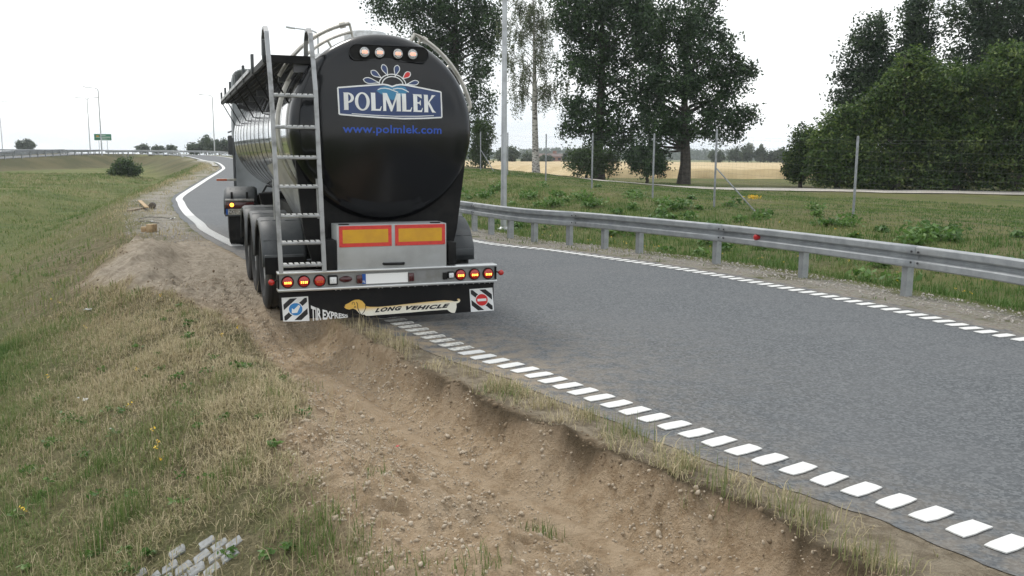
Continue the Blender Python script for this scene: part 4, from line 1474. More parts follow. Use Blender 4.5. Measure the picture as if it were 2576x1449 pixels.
MB().tube(hoop(1.118, 150, 226, .92, 24), .028, 10).build('drain_pipe', 'pipe_steel', TR_)

# ================================================================ TRACTOR
TTH = TH - R(6.0)
PV = TC + TF * 9.65
TT = thing('truck_tractor', 'truck tractor pulling the tank trailer, grey rear wing and white roof fairing showing', 'truck', tuple(PV), TTH)
for s_ in (-1, 1):
    wheel(TT, s_ * 1.09, .25, .52, .30, s_, .52)
    wheel(TT, s_ * .74, .25, .52, .30, s_, .52)
    wheel(TT, s_ * 1.03, 4.05, .51, .33, s_, .51)
    # rear wing: crowned box over the wheel
    xo, xi = s_ * 1.30, s_ * .66
    path = [(.25 + .66 * math.cos(a), .60 + .60 * math.sin(a)) for a in np.linspace(R(5), R(120), 12)]
    path += [(-.27, 1.02), (-.31, .94), (-.33, .66)]
    P2 = np.array(path); tt = np.gradient(P2, axis=0); tt /= np.linalg.norm(tt, axis=1)[:, None]
    nn = np.stack([tt[:, 1], -tt[:, 0]], 1)
    secs = [(xo, -.22), (xo, -.05), (xo - s_ * .03, -.01), (xo - s_ * .08, .006), (xi + s_ * .05, .006), (xi, -.03)]
    v = [(xx, p2[0] + n2[0] * off, p2[1] + n2[1] * off) for p2, n2 in zip(P2, nn) for xx, off in secs]
    q = len(secs)
    o = MB().add(v, [(i * q + j, i * q + j + 1, (i + 1) * q + j + 1, (i + 1) * q + j) for i in range(len(P2) - 1) for j in range(q - 1)]).build('rear_wing', 'plastic_grey', TT, angle=40)
    md = o.modifiers.new('shell', 'SOLIDIFY'); md.thickness = .014; md.offset = 0
    for k in range(5):
        xx = s_ * (1.2 - k * .11)
        MB().tube([(xx, .25 + .67 * math.cos(R(88)), .60 + .61 * math.sin(R(88))), (xx + .02, .25 + .67 * math.cos(R(112)), .60 + .61 * math.sin(R(112)))], .012, 6).build('rib', 'plastic_grey', o)
    for xx in (1.14, .84):
        MB().box((s_ * xx, -.30, 1.045), (.045, .03, .15), ch=.008).build('latch', 'rubber', o)
    MB().box((s_ * .985, -.345, .955), (.58, .06, .05), ch=.01).build('wing_bar', 'rim', TT)
    tl_ = MB().box((s_ * .985, -.375, .855), (.57, .07, .125), ch=.012).build('tail_lamp', 'lens_dark', TT)
    MB().lathe([(.040, 0), (.034, .014), (.0005, .020)], 18, Matrix.Translation((s_ * 1.14, -.408, .862)) @ MYn).build('indicator', 'lamp_amber', tl_)
    MB().box((s_ * .985, -.36, .655), (.60, .05, .06), ch=.012).build('wing_foot', 'plastic_grey', TT)
pt = MB().box((-1.00, -.385, .722), (.52, .010, .114)).build('number_plate', 'plate_dirty', TT, smooth=False)
MB().box((-1.24, -.3885, .722), (.040, .008, .114)).build('blue_strip', 'plate_blue', pt, smooth=False)
for w_, a_, b_ in (('ZKL', -1.21, -1.055), ('233', -1.01, -.84)):
    print_mesh('lettering', 'print_black', text_fit(w_, lambda u, v: (a_ + (b_ - a_) * u, .684 + .076 * v)), lambda x, z: -.393, pt, 0, .001)
MB().box((-1.00, -.355, .722), (.56, .04, .15)).build('plate_holder', 'rubber', TT, smooth=False)
for s_ in (-1, 1):
    MB().box((s_ * .42, 2.2, .85), (.09, 5.4, .26)).build('chassis_rail', 'black_steel', TT, smooth=False)
MB().tube([(-.85, .25, .52), (.85, .25, .52)], .08, 12).build('axle', 'black_steel', TT)
MB().lathe([(.48, 0), (.48, .06), (.40, .10), (.001, .11)], 24, Matrix.Translation((0, .15, 1.0)), True, False).build('fifth_wheel', 'black_steel', TT)
# cab with its shell fairing, windows and mirrors
cb = [(2.55, .95), (2.50, 3.02), (2.62, 3.12), (4.55, 3.12), (4.72, 2.4), (4.80, 1.5), (4.80, .45), (3.3, .45), (3.2, .95)]
cabo = MB().prism(cb, 'x', -1.20, 1.20).build('cab', 'cab_white', TT, angle=30)
for s_ in (-1, 1):
    MB().prism([(3.5, 1.65), (4.62, 1.65), (4.55, 2.55), (3.5, 2.6)], 'x', s_ * 1.203, s_ * 1.209).build('side_window', 'lens_dark', cabo, smooth=False)
    MB().box((s_ * 1.34, 4.78, 2.1), (.20, .12, .50), ch=.04).build('mirror', 'plastic_grey', TT)
    MB().tube([(s_ * 1.18, 4.65, 2.5), (s_ * 1.42, 4.62, 2.42)], .02, 8).build('mirror_arm', 'plastic_grey', TT)
    # side deflector fin
    fin = [(1.92, 2.25), (1.95, 2.85), (2.12, 2.98), (2.50, 3.0), (2.50, 2.25)]
    MB().prism(fin, 'x', s_ * 1.20, s_ * 1.165).build('side_deflector', 'cab_white', TT, angle=30)
    MB().prism([(1.94, 1.05), (1.94, 2.24), (2.50, 2.24), (2.50, 1.05)], 'x', s_ * 1.195, s_ * 1.16).build('side_skirt', 'plastic_grey', TT, smooth=False)
# roof fairing: hollow shell open to the rear
def fair(w, zc, hgt, y):
    pts = [(-w, y, zc)]
    for a in np.linspace(PI, 0, 13):
        ca, sa = math.cos(a), math.sin(a)
        pts.append((w * np.sign(ca) * abs(ca) ** .22, y, zc + hgt * abs(sa) ** .30))
    pts.append((w, y, zc))
    return pts
r0, r1, r2 = fair(1.17, 3.0, .80, 2.10), fair(1.15, 3.05, .74, 3.3), fair(1.0, 3.05, .12, 4.5)
n_ = len(r0)
o = MB().add(r0 + r1 + r2, [(k * n_ + i, k * n_ + i + 1, (k + 1) * n_ + i + 1, (k + 1) * n_ + i) for k in range(2) for i in range(n_ - 1)]).build('roof_fairing', 'cab_white', TT, angle=50)
md = o.modifiers.new('shell', 'SOLIDIFY'); md.thickness = .03; md.offset = 0
MB().box((-1.32, 1.35, 1.32), (.42, .03, .05), ch=.005).build('marker_arm', 'pipe_steel', TT)
MB().box((-1.42, 1.33, 1.32), (.22, .02, .042), ch=.004).build('side_marker', 'orange_lens', TT)
MB().tube([(-.55, .9, 1.05), (-.45, .5, 1.22), (-.2, .1, 1.18), (0, -.2, 1.15)], .022, 8).build('air_hose', 'rubber', TT)
MB().box((-.95, 2.0, .72), (.55, 1.3, .55), ch=.08).build('fuel_tank', 'brushed_alu', TT)
MB().box((.95, 2.0, .72), (.55, 1.3, .55), ch=.08).build('fuel_tank', 'brushed_alu', TT)
# ================================================================ FENCE, LAMPS, SIGN
mat('fence_steel', (.30, .315, .33), .5, .6, col2=(.22, .23, .24), nscale=8)
mat('wire', (.16, .165, .17), .5, .5)
mat('lamp_steel', (.46, .475, .49), .45, .6, col2=(.38, .39, .40), nscale=3, rough2=.55)
FP_px = [(2576 + 330, 640, 16.6), (2146, 545, 24.2), (1797, 500, 28.6), (1642, 484, 32.2), (1489, 459, 37.6), (1373, 444, 44.2), (1277, 431, 50.2), (1209, 425, 55.0), (1150, 420, 62), (1090, 416, 70)]
fpos = []
for px, py, Y in FP_px:
    p = at(px, py, Y); fpos.append((p[0], p[1], hz(p[0], p[1])))
fence = thing('wildlife_fence', 'tall wire mesh fence on grey steel posts along the top of the grass bank', 'fence', fpos[1])
FO = Vector(fpos[1])
FH = 2.30
pm = MB().lathe([(.034, -.4), (.034, FH), (.030, FH + .02), (.001, FH + .03)], 10).build('post', 'fence_steel', fence)
pmesh = pm.data
for k, p in enumerate(fpos):
    o = pm if k == 0 else bpy.data.objects.new('post', pmesh)
    if k: COL.objects.link(o); o.parent = fence
    o.location = Vector(p) - FO
    hgt = 1.0 if k != 2 else 1.05
    o.scale = (1, 1, hgt)
# braces
for k, dx, dy in ((2, 1.05, -1.35), (7, .9, -1.2)):
    p = Vector(fpos[k])
    q = Vector((p.x + dx, p.y + dy, hz(p.x + dx, p.y + dy) - .1))
    MB().tube([p - FO + Vector((0, 0, 1.25)), q - FO], .022, 8).build('brace', 'fence_steel', fence)
wm = MB()
for a, b in zip(fpos[:-1], fpos[1:]):
    a, b = Vector(a), Vector(b)
    for h in (.08, .16, .25, .35, .47, .60, .75, .92, 1.10, 1.30, 1.50, 1.70, 1.92, 2.14, 2.22):
        sag = [a.lerp(b, t) + Vector((0, 0, h - .015 * math.sin(PI * t))) - FO for t in (0, .25, .5, .75, 1)]
        wm.tube(sag, .0016, 3, caps=False)
    L = (b - a).length
    for i in range(int(L / .16)):
        t = i * .16 / L
        c = a.lerp(b, t) - FO
        wm.tube([c + Vector((0, 0, .05)), c + Vector((0, 0, 2.2))], .0010, 3, caps=False)
tag(wm.build('wire_mesh', 'wire', fence, smooth=False, fix=False), kind='stuff')

def street_lamp(label, base, top, arms, group=None, r0=.085, r1=.045, detail=True):
    """base, top in world; arms: list of (dx, dy) head offsets"""
    b = Vector(base); H = top
    root = thing('street_lamp', label, 'street lamp', base, 0, group)
    MB().lathe([(r0 * 1.0, -.3), (r0, 1.0), (r0 * .98, 1.02), (r1, H - .3)], 14).build('column', 'lamp_steel', root)
    if detail:
        MB().lathe([(r0 * 2.0, -.2), (r0 * 2.0, .06), (r0 * 1.02, .12)], 14).build('base', 'lamp_steel', root)
    for dx, dy in arms:
        d = Vector((dx, dy, 0)); u = d.normalized()
        pts = [Vector((0, 0, H - .6)), Vector((0, 0, H - .32)) + u * .02, Vector((0, 0, H - .12)) + u * .14, Vector((0, 0, H - .0)) + u * .42, Vector((0, 0, H + .16)) + d * .75]
        MB().tube(pts, [r1, r1 * .95, r1 * .9, r1 * .8, r1 * .7], 10).build('arm', 'lamp_steel', root)
        rz = math.atan2(dy, dx)
        M = Matrix.Translation(Vector((0, 0, H + .19)) + d * .92) @ Matrix.Rotation(rz, 4, 'Z') @ Matrix.Rotation(-.14, 4, 'Y')
        hd = MB().box((0, 0, 0), (.78, .27, .12), ch=.045, M=M).build('lamp_head', 'lamp_steel', root)
        MB().box((.06, 0, -.055), (.46, .22, .05), ch=.02, M=M).build('lamp_glass', 'lens_clear', hd)
    return root
p = at(1267, 573, 24.0)
street_lamp('pale galvanised lamp column standing close behind the near guard rail', (p[0], p[1], hz(p[0], p[1])), 10.6, [(-1.5, -.9)], r0=.082)
def lamp_px(label, bx, by, ty, Y, arms, **kw):
    b = at(bx, by, Y); t = at(bx, ty, Y)
    zb = hz(b[0], b[1])
    street_lamp(label, (b[0], b[1], zb), t[2] - zb, arms, detail=False, r0=.11, r1=.07, **kw)
lamp_px('street lamp rising behind the trailer walkway and ladder', 808, 420, 78, 76, [(-2.3, -.5)])
lamp_px('street lamp at the tip of the grass bowl with one arm over the road', 257, 393, 222, 146, [(-2.2, 0)])
lamp_px('street lamp with two opposite arms behind the guard rails', 227, 376, 247, 196, [(-2.5, 0), (2.3, 0)])
lamp_px('street lamp beside the dark tree clump beyond the road bend', 540, 381, 240, 168, [(-2.4, 0)])
lamp_px('street lamp on the far ramp left of the two small trees', 6, 370, 256, 230, [(2.2, 0)])

mat('sign_green', (.010, .16, .075), .45)
mat('sign_back', (.30, .31, .32), .6)
c = at(258.5, 345, 205)
zg = hz(c[0], c[1])
sw, sh = 3.55, 1.40
sg = thing('road_sign', 'green motorway direction sign on two posts behind the street lamps', 'road sign', (c[0], c[1], zg), math.atan2(c[0], c[1]) * -1)
sz = c[2] - zg
MB().box((0, 0, sz), (sw, .05, sh), ch=.01).build('sign_panel', 'sign_green', sg)
for x in (-.85, .85):
    MB().tube([(x, .08, -.3), (x, .08, sz + .5)], .05, 8).build('post', 'sign_back', sg)
MB().box((-1.05, -.03, sz + .22), (.62, .012, .26)).build('route_patch', 'refl_yellow', sg, smooth=False)
tx = MB()
for (x0, x1, z, h) in ((-.25, .55, .42, .14), (-.2, 1.5, .0, .17), (-.2, .95, -.42, .16), (1.15, 1.45, -.42, .12), (-1.45, -.55, -.08, .1)):
    x = x0
    while x < x1:
        w = random.uniform(.07, .14)
        tx.box((x + w / 2, -.03, sz + z), (w * .8, .01, h * random.uniform(.7, 1)))
        x += w
tx.build('lettering', 'print_white', sg, smooth=False)

# delineator posts and two far vehicles glimpsed between the rails
mat('far_glass', (.03, .035, .04), .2)
for (px, py, lab) in ((436, 388, 'white roadside marker post by the sloped guard rail end'), (462, 387, 'white roadside marker post just before the road bend')):
    p = at(px, py, 158); z = hz(p[0], p[1])
    mk = thing('marker_post', lab, 'marker post', (p[0], p[1], z))
    MB().prism([(-.07, -.2), (.07, -.2), (.07, .95), (0, 1.05), (-.07, .98)], 'y', -.04, .04).build('post', 'print_white', mk, smooth=False)
    MB().box((0, -.042, .78), (.10, .008, .18)).build('reflector', 'lens_dark', mk, smooth=False)
def far_car(px, Y, label, L=4.3):
    p = at(px, 380, Y); z = hz(p[0], p[1])
    t = thing('car', label, 'car', (p[0], p[1], z), 0)
    body = [(-L / 2, .3), (L / 2, .3), (L / 2, .75), (L / 2 - .9, .92), (L / 2 - 1.5, 1.42), (-L / 2 + .8, 1.45), (-L / 2 + .1, .95), (-L / 2, .8)]
    MB().prism(body, 'y', -.85, .85).build('body', 'cab_white', t)
    MB().prism([(L / 2 - 1.05, .95), (L / 2 - 1.58, 1.36), (-L / 2 + .9, 1.38), (-L / 2 + .4, .98)], 'y', -.862, -.852).build('window', 'far_glass', t, smooth=False)
    for x in (-L / 2 + .8, L / 2 - .8):
        for y in (-.78, .78):
            MB().lathe([(.31, -.1), (.31, .1)], 16, Matrix.Translation((x, y, .31)) @ Matrix.Rotation(PI / 2, 4, 'X'), True, True).build('wheel', 'tyre', t)
far_car(131, 235, 'white car on the far ramp, glimpsed above the guard rails')
far_car(157, 240, 'second white car following close on the far ramp', 4.0)

# long low brick farm building across the wheat
mat('brick_far', (.26, .13, .10), .9, col2=(.33, .19, .15), nscale=.6)
mat('roof_far', (.16, .12, .11), .9)
c = at(1392, 406, 345); zg = hz(c[0], c[1]) - .3
fb = thing('farm_building', 'long low brick farm building far across the wheat field', 'building', (c[0], c[1], zg))
MB().box((0, 0, 1.35), (15.5, 7, 2.9)).build('wall', 'brick_far', fb, smooth=False)
MB().prism([(-3.8, 2.8), (3.8, 2.8), (0, 3.9)], 'x', -8.1, 8.1).build('roof', 'roof_far', fb, smooth=False)
MB().box((.5, .4, 4.1), (1.4, 1.0, 1.6)).build('chimney', 'brick_far', fb, smooth=False)
for k in range(7):
    MB().box((-6.3 + k * 2.1, -3.51, 1.9), (1.1, .06, .8)).build('window', 'far_glass', fb, smooth=False)

# ================================================================ TREES
def leaf_mat(name, c0, c1, c2, trans=.35):
    m, nt, b = base_mat(name)
    a = nt.nodes.new('ShaderNodeAttribute'); a.attribute_name = 'tint'
    r = nt.nodes.new('ShaderNodeValToRGB')
    e = r.color_ramp.elements
    e[0].position, e[0].color = 0.0, (*c0, 1)
    e[1].position, e[1].color = 1.0, (*c2, 1)
    k = e.new(.5); k.color = (*c1, 1)
    nt.links.new(a.outputs['Fac'], r.inputs[0])
    nt.links.new(r.outputs[0], b.inputs['Base Color'])
    b.inputs['Roughness'].default_value = .5
    b.inputs['Specular IOR Level'].default_value = .35
    tr = nt.nodes.new('ShaderNodeBsdfTranslucent')
    hs = nt.nodes.new('ShaderNodeHueSaturation'); hs.inputs['Value'].default_value = 1.35
    nt.links.new(r.outputs[0], hs.inputs['Color']); nt.links.new(hs.outputs[0], tr.inputs['Color'])
    mx = nt.nodes.new('ShaderNodeMixShader'); mx.inputs[0].default_value = trans
    nt.links.new(b.outputs[0], mx.inputs[1]); nt.links.new(tr.outputs[0], mx.inputs[2])
    nt.links.new(mx.outputs[0], nt.nodes['Material Output'].inputs['Surface'])
leaf_mat('oak_leaf', (.016, .038, .014), (.030, .064, .022), (.060, .105, .036), .22)
leaf_mat('birch_leaf', (.060, .085, .038), (.090, .120, .055), (.130, .150, .070), .4)
leaf_mat('hedge_leaf', (.020, .046, .010), (.060, .112, .024), (.155, .205, .055))
leaf_mat('back_leaf', (.018, .038, .018), (.034, .062, .028), (.065, .098, .044))
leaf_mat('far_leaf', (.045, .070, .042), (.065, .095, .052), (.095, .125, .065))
leaf_mat('shrub_leaf', (.035, .065, .022), (.055, .095, .030), (.090, .130, .045))
mat('bark', (.085, .072, .060), .95, col2=(.045, .040, .035), nscale=6, spread=(.4, .6), bump=.6, bscale=12)
def birch_bark():
    m, nt, b = base_mat('birch_bark')
    pos = nt.nodes.new('ShaderNodeTexCoord').outputs['Object']
    mp = nt.nodes.new('ShaderNodeMapping'); mp.inputs['Scale'].default_value = (2.5, 2.5, 6)
    nt.links.new(pos, mp.inputs[0])
    f = ramp(nt, noise(nt, 1.6, 5, .7, mp.outputs[0]), .48, .60)
    nt.links.new(mixc(nt, f, (.46, .44, .40), (.06, .055, .05)), b.inputs['Base Color'])
    b.inputs['Roughness'].default_value = .85
birch_bark()

def leaves(centers, crad, per, size, rng, droop=0.0, up=.35, tint_c=None, flat=1.0):
    n = len(centers)
    c = np.repeat(centers, per, axis=0)
    d = np.clip(rng.normal(size=c.shape) * .5, -1.0, 1.0)
    d[:, 2] *= flat
    rr = np.repeat(crad, per)[:, None]
    pos = c + d * rr
    if droop: pos[:, 2] -= np.abs(rng.normal(size=len(pos))) * droop
    nrm = rng.normal(size=c.shape); nrm[:, 2] += up * 2
    nrm /= np.linalg.norm(nrm, axis=1)[:, None]
    a = np.cross(nrm, rng.normal(size=c.shape)); a /= np.linalg.norm(a, axis=1)[:, None]
    b = np.cross(nrm, a)
    s = size * rng.uniform(.6, 1.35, len(c))[:, None]
    V_ = np.stack([pos - a * s * .6, pos - b * s * .32 + a * s * .05, pos + a * s * .6 + nrm * s * .12, pos + b * s * .32 + a * s * .05], 1).reshape(-1, 3)
    t = np.repeat((tint_c if tint_c is not None else rng.uniform(.2, .8, n)), per) + rng.normal(size=len(c)) * .17
    F_ = np.arange(len(V_)).reshape(-1, 4)
    return V_, F_, np.clip(np.repeat(t, 4), 0, 1)

def tree(name, label, cat, base, lobes, leafmat, ncl, per, size, crad=(.3, .6), trunk=.25, flat=1.0, up=.35, bark='bark', seed=0, limbs=26, group=None, shell=.75, trunk_top=None, lean=(0, 0), depth=1.0):
    """lobes: (x, y, z, rx, ry, rz) in world"""
    rng = np.random.default_rng(seed)
    if 40 < base[1] < 85:
        size, trunk, crad = size * 1.15, trunk * 1.15, (crad[0] * 1.19, crad[1] * 1.19)
        trunk_top = trunk_top * 1.19 if trunk_top else None
    B = np.array(base)
    root = thing(name, label, cat, base, 0, group)
    lob = np.array(lobes, float)
    vol = (lob[:, 3] * lob[:, 4] * lob[:, 5]) ** (2 / 3)
    pick = rng.choice(len(lob), ncl, p=vol / vol.sum())
    u = rng.normal(size=(ncl, 3)); u /= np.linalg.norm(u, axis=1)[:, None]
    rad = rng.uniform(0, 1, ncl) ** (1 / 3.0)
    rad = np.where(rng.uniform(size=ncl) < shell, .62 + .62 * rng.uniform(size=ncl) ** 1.8, rad)
    C = lob[pick, :3] + u * lob[pick, 3:] * rad[:, None] - B
    C = C[C[:, 2] > .15]
    cr = rng.uniform(crad[0], crad[1], len(C))
    V_, F_, t_ = leaves(C, cr, per, size, rng, flat=flat, up=up, tint_c=np.clip(.45 + .30 * rng.normal(size=len(C)), 0, 1))
    o = np_mesh('crown', V_, [F_], leafmat, dict(tint=t_), root)
    # trunk and limbs
    zt = trunk_top if trunk_top else (lob[:, 2] + lob[:, 5] * .3).max() - B[2]
    mb = MB()
    tp = [Vector((lean[0] * q + .12 * math.sin(q * 5 + seed), lean[1] * q + .1 * math.cos(q * 4 + seed), zt * q)) for q in np.linspace(0, 1, 9)]
    tp[0] = Vector((0, 0, -.2))
    tr_r = [trunk * (1.35 if i == 0 else 1.08 if i == 1 else 1) * (1 - .88 * i / 8) + .012 for i in range(9)]
    mb.tube(tp, tr_r, 10)
    order = rng.permutation(len(C))[:limbs]
    for k in order:
        c = Vector(C[k])
        # start on the trunk below the clump
        hq = max(.22, min(.9, (c.z - .45 * math.hypot(c.x, c.y)) / zt))
        i = hq * 8; i0_ = int(min(7, i)); s0 = tp[i0_].lerp(tp[i0_ + 1], i - i0_)
        r0_ = tr_r[i0_] * .45
        m1 = s0.lerp(c, .45) + Vector((rng.normal() * .12, rng.normal() * .12, .12 * (c - s0).length * rng.uniform(.2, 1)))
        pts = [s0, s0.lerp(m1, .5) + Vector((0, 0, .04)), m1, m1.lerp(c, .5) + Vector((rng.normal() * .1, rng.normal() * .1, .05)), c]
        mb.tube(pts, [r0_, r0_ * .7, r0_ * .5, r0_ * .32, .012], 6)
    mb.build('trunk', bark, root, fix=False)
    return root

def beyond(Y):
    return Y * 1.19 if Y < 70 else Y
def px_lobes(L, Y, dk=.8):
    Y = beyond(Y)
    out = []
    for k, (cx_, cy_, rx, ry) in enumerate(L):
        c = at(cx_, cy_, Y)
        s = Y / F_PX
        dy = ((k * 37) % 11 / 11 - .5) * rx * s * 1.2
        out.append((c[0], c[1] + dy, c[2], rx * s, max(rx, ry) * s * dk, ry * s))
    return out
def base_at(px, Y):
    Y = beyond(Y)
    p = at(px, 430, Y)
    return (p[0], p[1], hz(p[0], p[1]))

tree('oak_tree', 'broad oak whose crown spreads out above the right end of the tank', 'tree', base_at(1150, 60),
     px_lobes([(1000, 15, 62, 40), (965, 25, 35, 25), (1080, 60, 85, 60), (1160, 20, 90, 70), (1130, -60, 130, 60), (1190, 130, 65, 70), (1205, 235, 42, 62), (1100, 150, 60, 60), (1225, 60, 42, 70), (1215, 310, 30, 40)], 60),
     'oak_leaf', 760, 42, .17, (.35, .7), .36, seed=2, limbs=40)
tree('oak_tree', 'tall dense oak with a forked trunk between the birch and the spreading oak', 'tree', base_at(1505, 50),
     px_lobes([(1440, 40, 55, 60), (1530, -40, 100, 70), (1490, 60, 70, 55), (1560, 40, 70, 60), (1610, 30, 32, 55), (1500, 130, 80, 50), (1450, 185, 50, 40), (1550, 200, 70, 50), (1440, 262, 34, 34), (1495, 290, 75, 45),
               (1590, 130, 45, 40), (1540, 350, 60, 40), (1440, 330, 28, 26), (1600, 290, 40, 50)], 50),
     'oak_leaf', 900, 42, .155, (.28, .58), .34, seed=5, limbs=48)
tree('oak_tree', 'spreading oak with a clear straight trunk at the edge of the wheat', 'tree', base_at(1720, 48),
     px_lobes([(1690, 60, 62, 55), (1765, 15, 42, 45), (1640, 110, 52, 55), (1755, 110, 75, 58), (1830, 170, 42, 42), (1880, 182, 24, 18), (1690, 200, 85, 50), (1790, 230, 75, 45), (1860, 290, 42, 25), (1895, 292, 18, 10),
               (1630, 250, 40, 40), (1650, 320, 50, 45), (1740, 310, 90, 40), (1830, 335, 42, 20), (1640, 392, 34, 34)], 48),
     'oak_leaf', 900, 42, .15, (.26, .55), .30, seed=8, limbs=52, trunk_top=8.2)
tree('bush', 'low dark bush spreading round the foot of the tall dense oak', 'bush', base_at(1475, 47.5),
     px_lobes([(1455, 405, 32, 30), (1490, 400, 36, 36), (1530, 412, 26, 24)], 47.5), 'shrub_leaf', 150, 40, .12, (.2, .4), .08, seed=12, limbs=10)
tree('bush', 'dark bush between the trunks of the two oaks at the track', 'bush', base_at(1625, 47),
     px_lobes([(1625, 405, 38, 36), (1600, 395, 26, 30), (1655, 418, 24, 22)], 47), 'oak_leaf', 140, 40, .12, (.2, .4), .08, seed=14, limbs=10)
tree('small_tree', 'small rounded tree showing between the tank and the lamp column', 'tree', base_at(1212, 57),
     px_lobes([(1215, 345, 26, 34), (1205, 385, 26, 28)], 57), 'shrub_leaf', 150, 36, .13, (.2, .4), .1, seed=16, limbs=10)

# birch: sparse crown of hanging twigs
def birch(base, seed):
    rng = np.random.default_rng(seed)
    root = thing('birch_tree', 'slender birch with white bark and thin hanging twigs beside the lamp column', 'tree', base)
    Y = base[1]; s = Y / F_PX
    H_ = 12.6
    tp = [Vector((.30 * q * math.sin(q * 2.2) - .62 * q, 0.1 * math.sin(3 * q), H_ * q)) for q in np.linspace(0, 1, 12)]
    tp[0].z = -.2
    mb = MB()
    mb.tube(tp, [.32, .25, .22, .20, .18, .16, .135, .11, .085, .06, .04, .015], 10)
    C, cr = [], []
    for k in range(46):
        q = rng.uniform(.36, .98)
        i = q * 11; i0_ = int(min(10, i)); s0 = tp[i0_].lerp(tp[i0_ + 1], i - i0_)
        a = rng.uniform(0, 2 * PI)
        L = (2.75 - 2.0 * abs(q - .62)) * rng.uniform(.55, 1.15)
        dv = Vector((math.cos(a), .7 * math.sin(a), 0))
        e = s0 + dv * L + Vector((0, 0, L * rng.uniform(.35, .75)))
        m1 = s0.lerp(e, .5) + Vector((0, 0, .18 * L))
        mb.tube([s0, m1, e], [.045 * (1.1 - q * .7), .028 * (1.1 - q * .6), .01], 5)
        for j in range(7):
            t = rng.uniform(.35, 1.0)
            st = s0.lerp(m1, t * 2) if t < .5 else m1.lerp(e, t * 2 - 1)
            st = st + Vector((rng.normal() * .18, rng.normal() * .18, 0))
            ln = rng.uniform(.6, 1.8)
            sway = Vector((rng.normal() * .15, rng.normal() * .15, 0))
            pts = [st, st + sway * .6 - Vector((0, 0, ln * .45)), st + sway - Vector((0, 0, ln))]
            mb.tube(pts, [.010, .007, .004], 3, caps=False)
            for q2 in np.linspace(.15, 1.0, 8):
                c = pts[0].lerp(pts[1], q2 * 2) if q2 < .5 else pts[1].lerp(pts[2], q2 * 2 - 1)
                C.append(tuple(c)); cr.append(.15)
    mb.build('trunk', 'birch_bark', root, fix=False)
    C = np.array(C); cr = np.array(cr)
    V_, F_, t_ = leaves(C, cr, 7, .10, rng, droop=.06, up=.1)
    np_mesh('crown', V_, [F_], 'birch_leaf', dict(tint=t_), root)
birch(base_at(1349, 52), 4)

# thicket on the right
thk = 'trees of the thicket beyond the track'
HY = 42.0
tree('thicket_tree', 'tall dark tree at the open end of the thicket', 'tree', base_at(2185, 47), px_lobes([(2185, 95, 42, 45), (2178, 160, 58, 60), (2150, 235, 48, 60), (2200, 270, 70, 80), (2160, 330, 60, 60)], 47), 'back_leaf', 520, 44, .15, (.28, .6), .22, seed=21, limbs=18, group=thk)
tree('thicket_tree', 'slim loose-crowned tree rising between two taller thicket trees', 'tree', base_at(2305, 47), px_lobes([(2300, 40, 34, 45), (2310, 95, 42, 45), (2300, 160, 55, 60), (2310, 260, 80, 80)], 47), 'back_leaf', 440, 42, .15, (.28, .6), .2, seed=22, limbs=18, group=thk)
tree('thicket_tree', 'tallest dark tree at the back of the thicket', 'tree', base_at(2470, 48), px_lobes([(2420, 40, 62, 60), (2510, 10, 90, 80), (2570, 60, 80, 90), (2430, 130, 70, 70), (2520, 160, 90, 80), (2600, 170, 90, 90), (2480, 280, 120, 90)], 48), 'back_leaf', 900, 44, .155, (.3, .65), .3, seed=23, limbs=24, group=thk)
tree('thicket_tree', 'low leafy hazel at the thin end of the thicket by the wheat', 'tree', base_at(2110, HY), px_lobes([(2132, 288, 16, 24), (2070, 345, 18, 22), (2125, 325, 45, 45), (2085, 380, 48, 45), (2140, 400, 60, 58), (2085, 430, 42, 36), (2150, 450, 50, 30)], HY), 'hedge_leaf', 460, 46, .14, (.30, .75), .12, seed=24, limbs=16, group=thk, flat=.6, up=.55)
tree('thicket_tree', 'bushy hazel with a pointed reddish-green top in the thicket', 'tree', base_at(2260, HY - .5), px_lobes([(2292, 150, 20, 28), (2212, 245, 20, 28), (2252, 200, 16, 26), (2290, 180, 42, 40), (2270, 235, 62, 45), (2225, 290, 62, 50), (2290, 330, 72, 65), (2220, 380, 70, 62), (2280, 430, 75, 45), (2215, 450, 60, 30)], HY), 'hedge_leaf', 720, 46, .14, (.30, .75), .14, seed=25, limbs=20, group=thk, flat=.6, up=.55)
tree('thicket_tree', 'dense hazel with layered branches in the middle of the thicket', 'tree', base_at(2405, HY - 1), px_lobes([(2345, 195, 18, 26), (2395, 180, 16, 24), (2450, 190, 18, 30), (2370, 225, 60, 42), (2420, 215, 55, 40), (2390, 290, 85, 55), (2430, 350, 80, 60), (2370, 390, 75, 60), (2420, 440, 85, 42), (2340, 455, 50, 28)], HY - 1), 'hedge_leaf', 740, 46, .14, (.30, .75), .14, seed=26, limbs=20, group=thk, flat=.6, up=.55)
tree('thicket_tree', 'bright green hazel hanging over the track at the dense end of the thicket', 'tree', base_at(2560, HY - 2), px_lobes([(2505, 150, 18, 30), (2548, 140, 20, 32), (2578, 170, 18, 28), (2530, 190, 60, 45), (2580, 230, 60, 60), (2530, 290, 75, 60), (2580, 360, 75, 70), (2530, 400, 70, 60), (2540, 450, 80, 36), (2620, 300, 80, 110)], HY - 2), 'hedge_leaf', 760, 46, .14, (.30, .75), .14, seed=27, limbs=20, group=thk, flat=.6, up=.55)
tree('small_tree', 'small round shrub standing alone before the wheat beside the thicket', 'bush', base_at(2015, 44), px_lobes([(2018, 350, 28, 30), (2012, 395, 38, 40), (2005, 430, 26, 20)], 44), 'hedge_leaf', 260, 40, .12, (.2, .42), .08, seed=28, limbs=12)

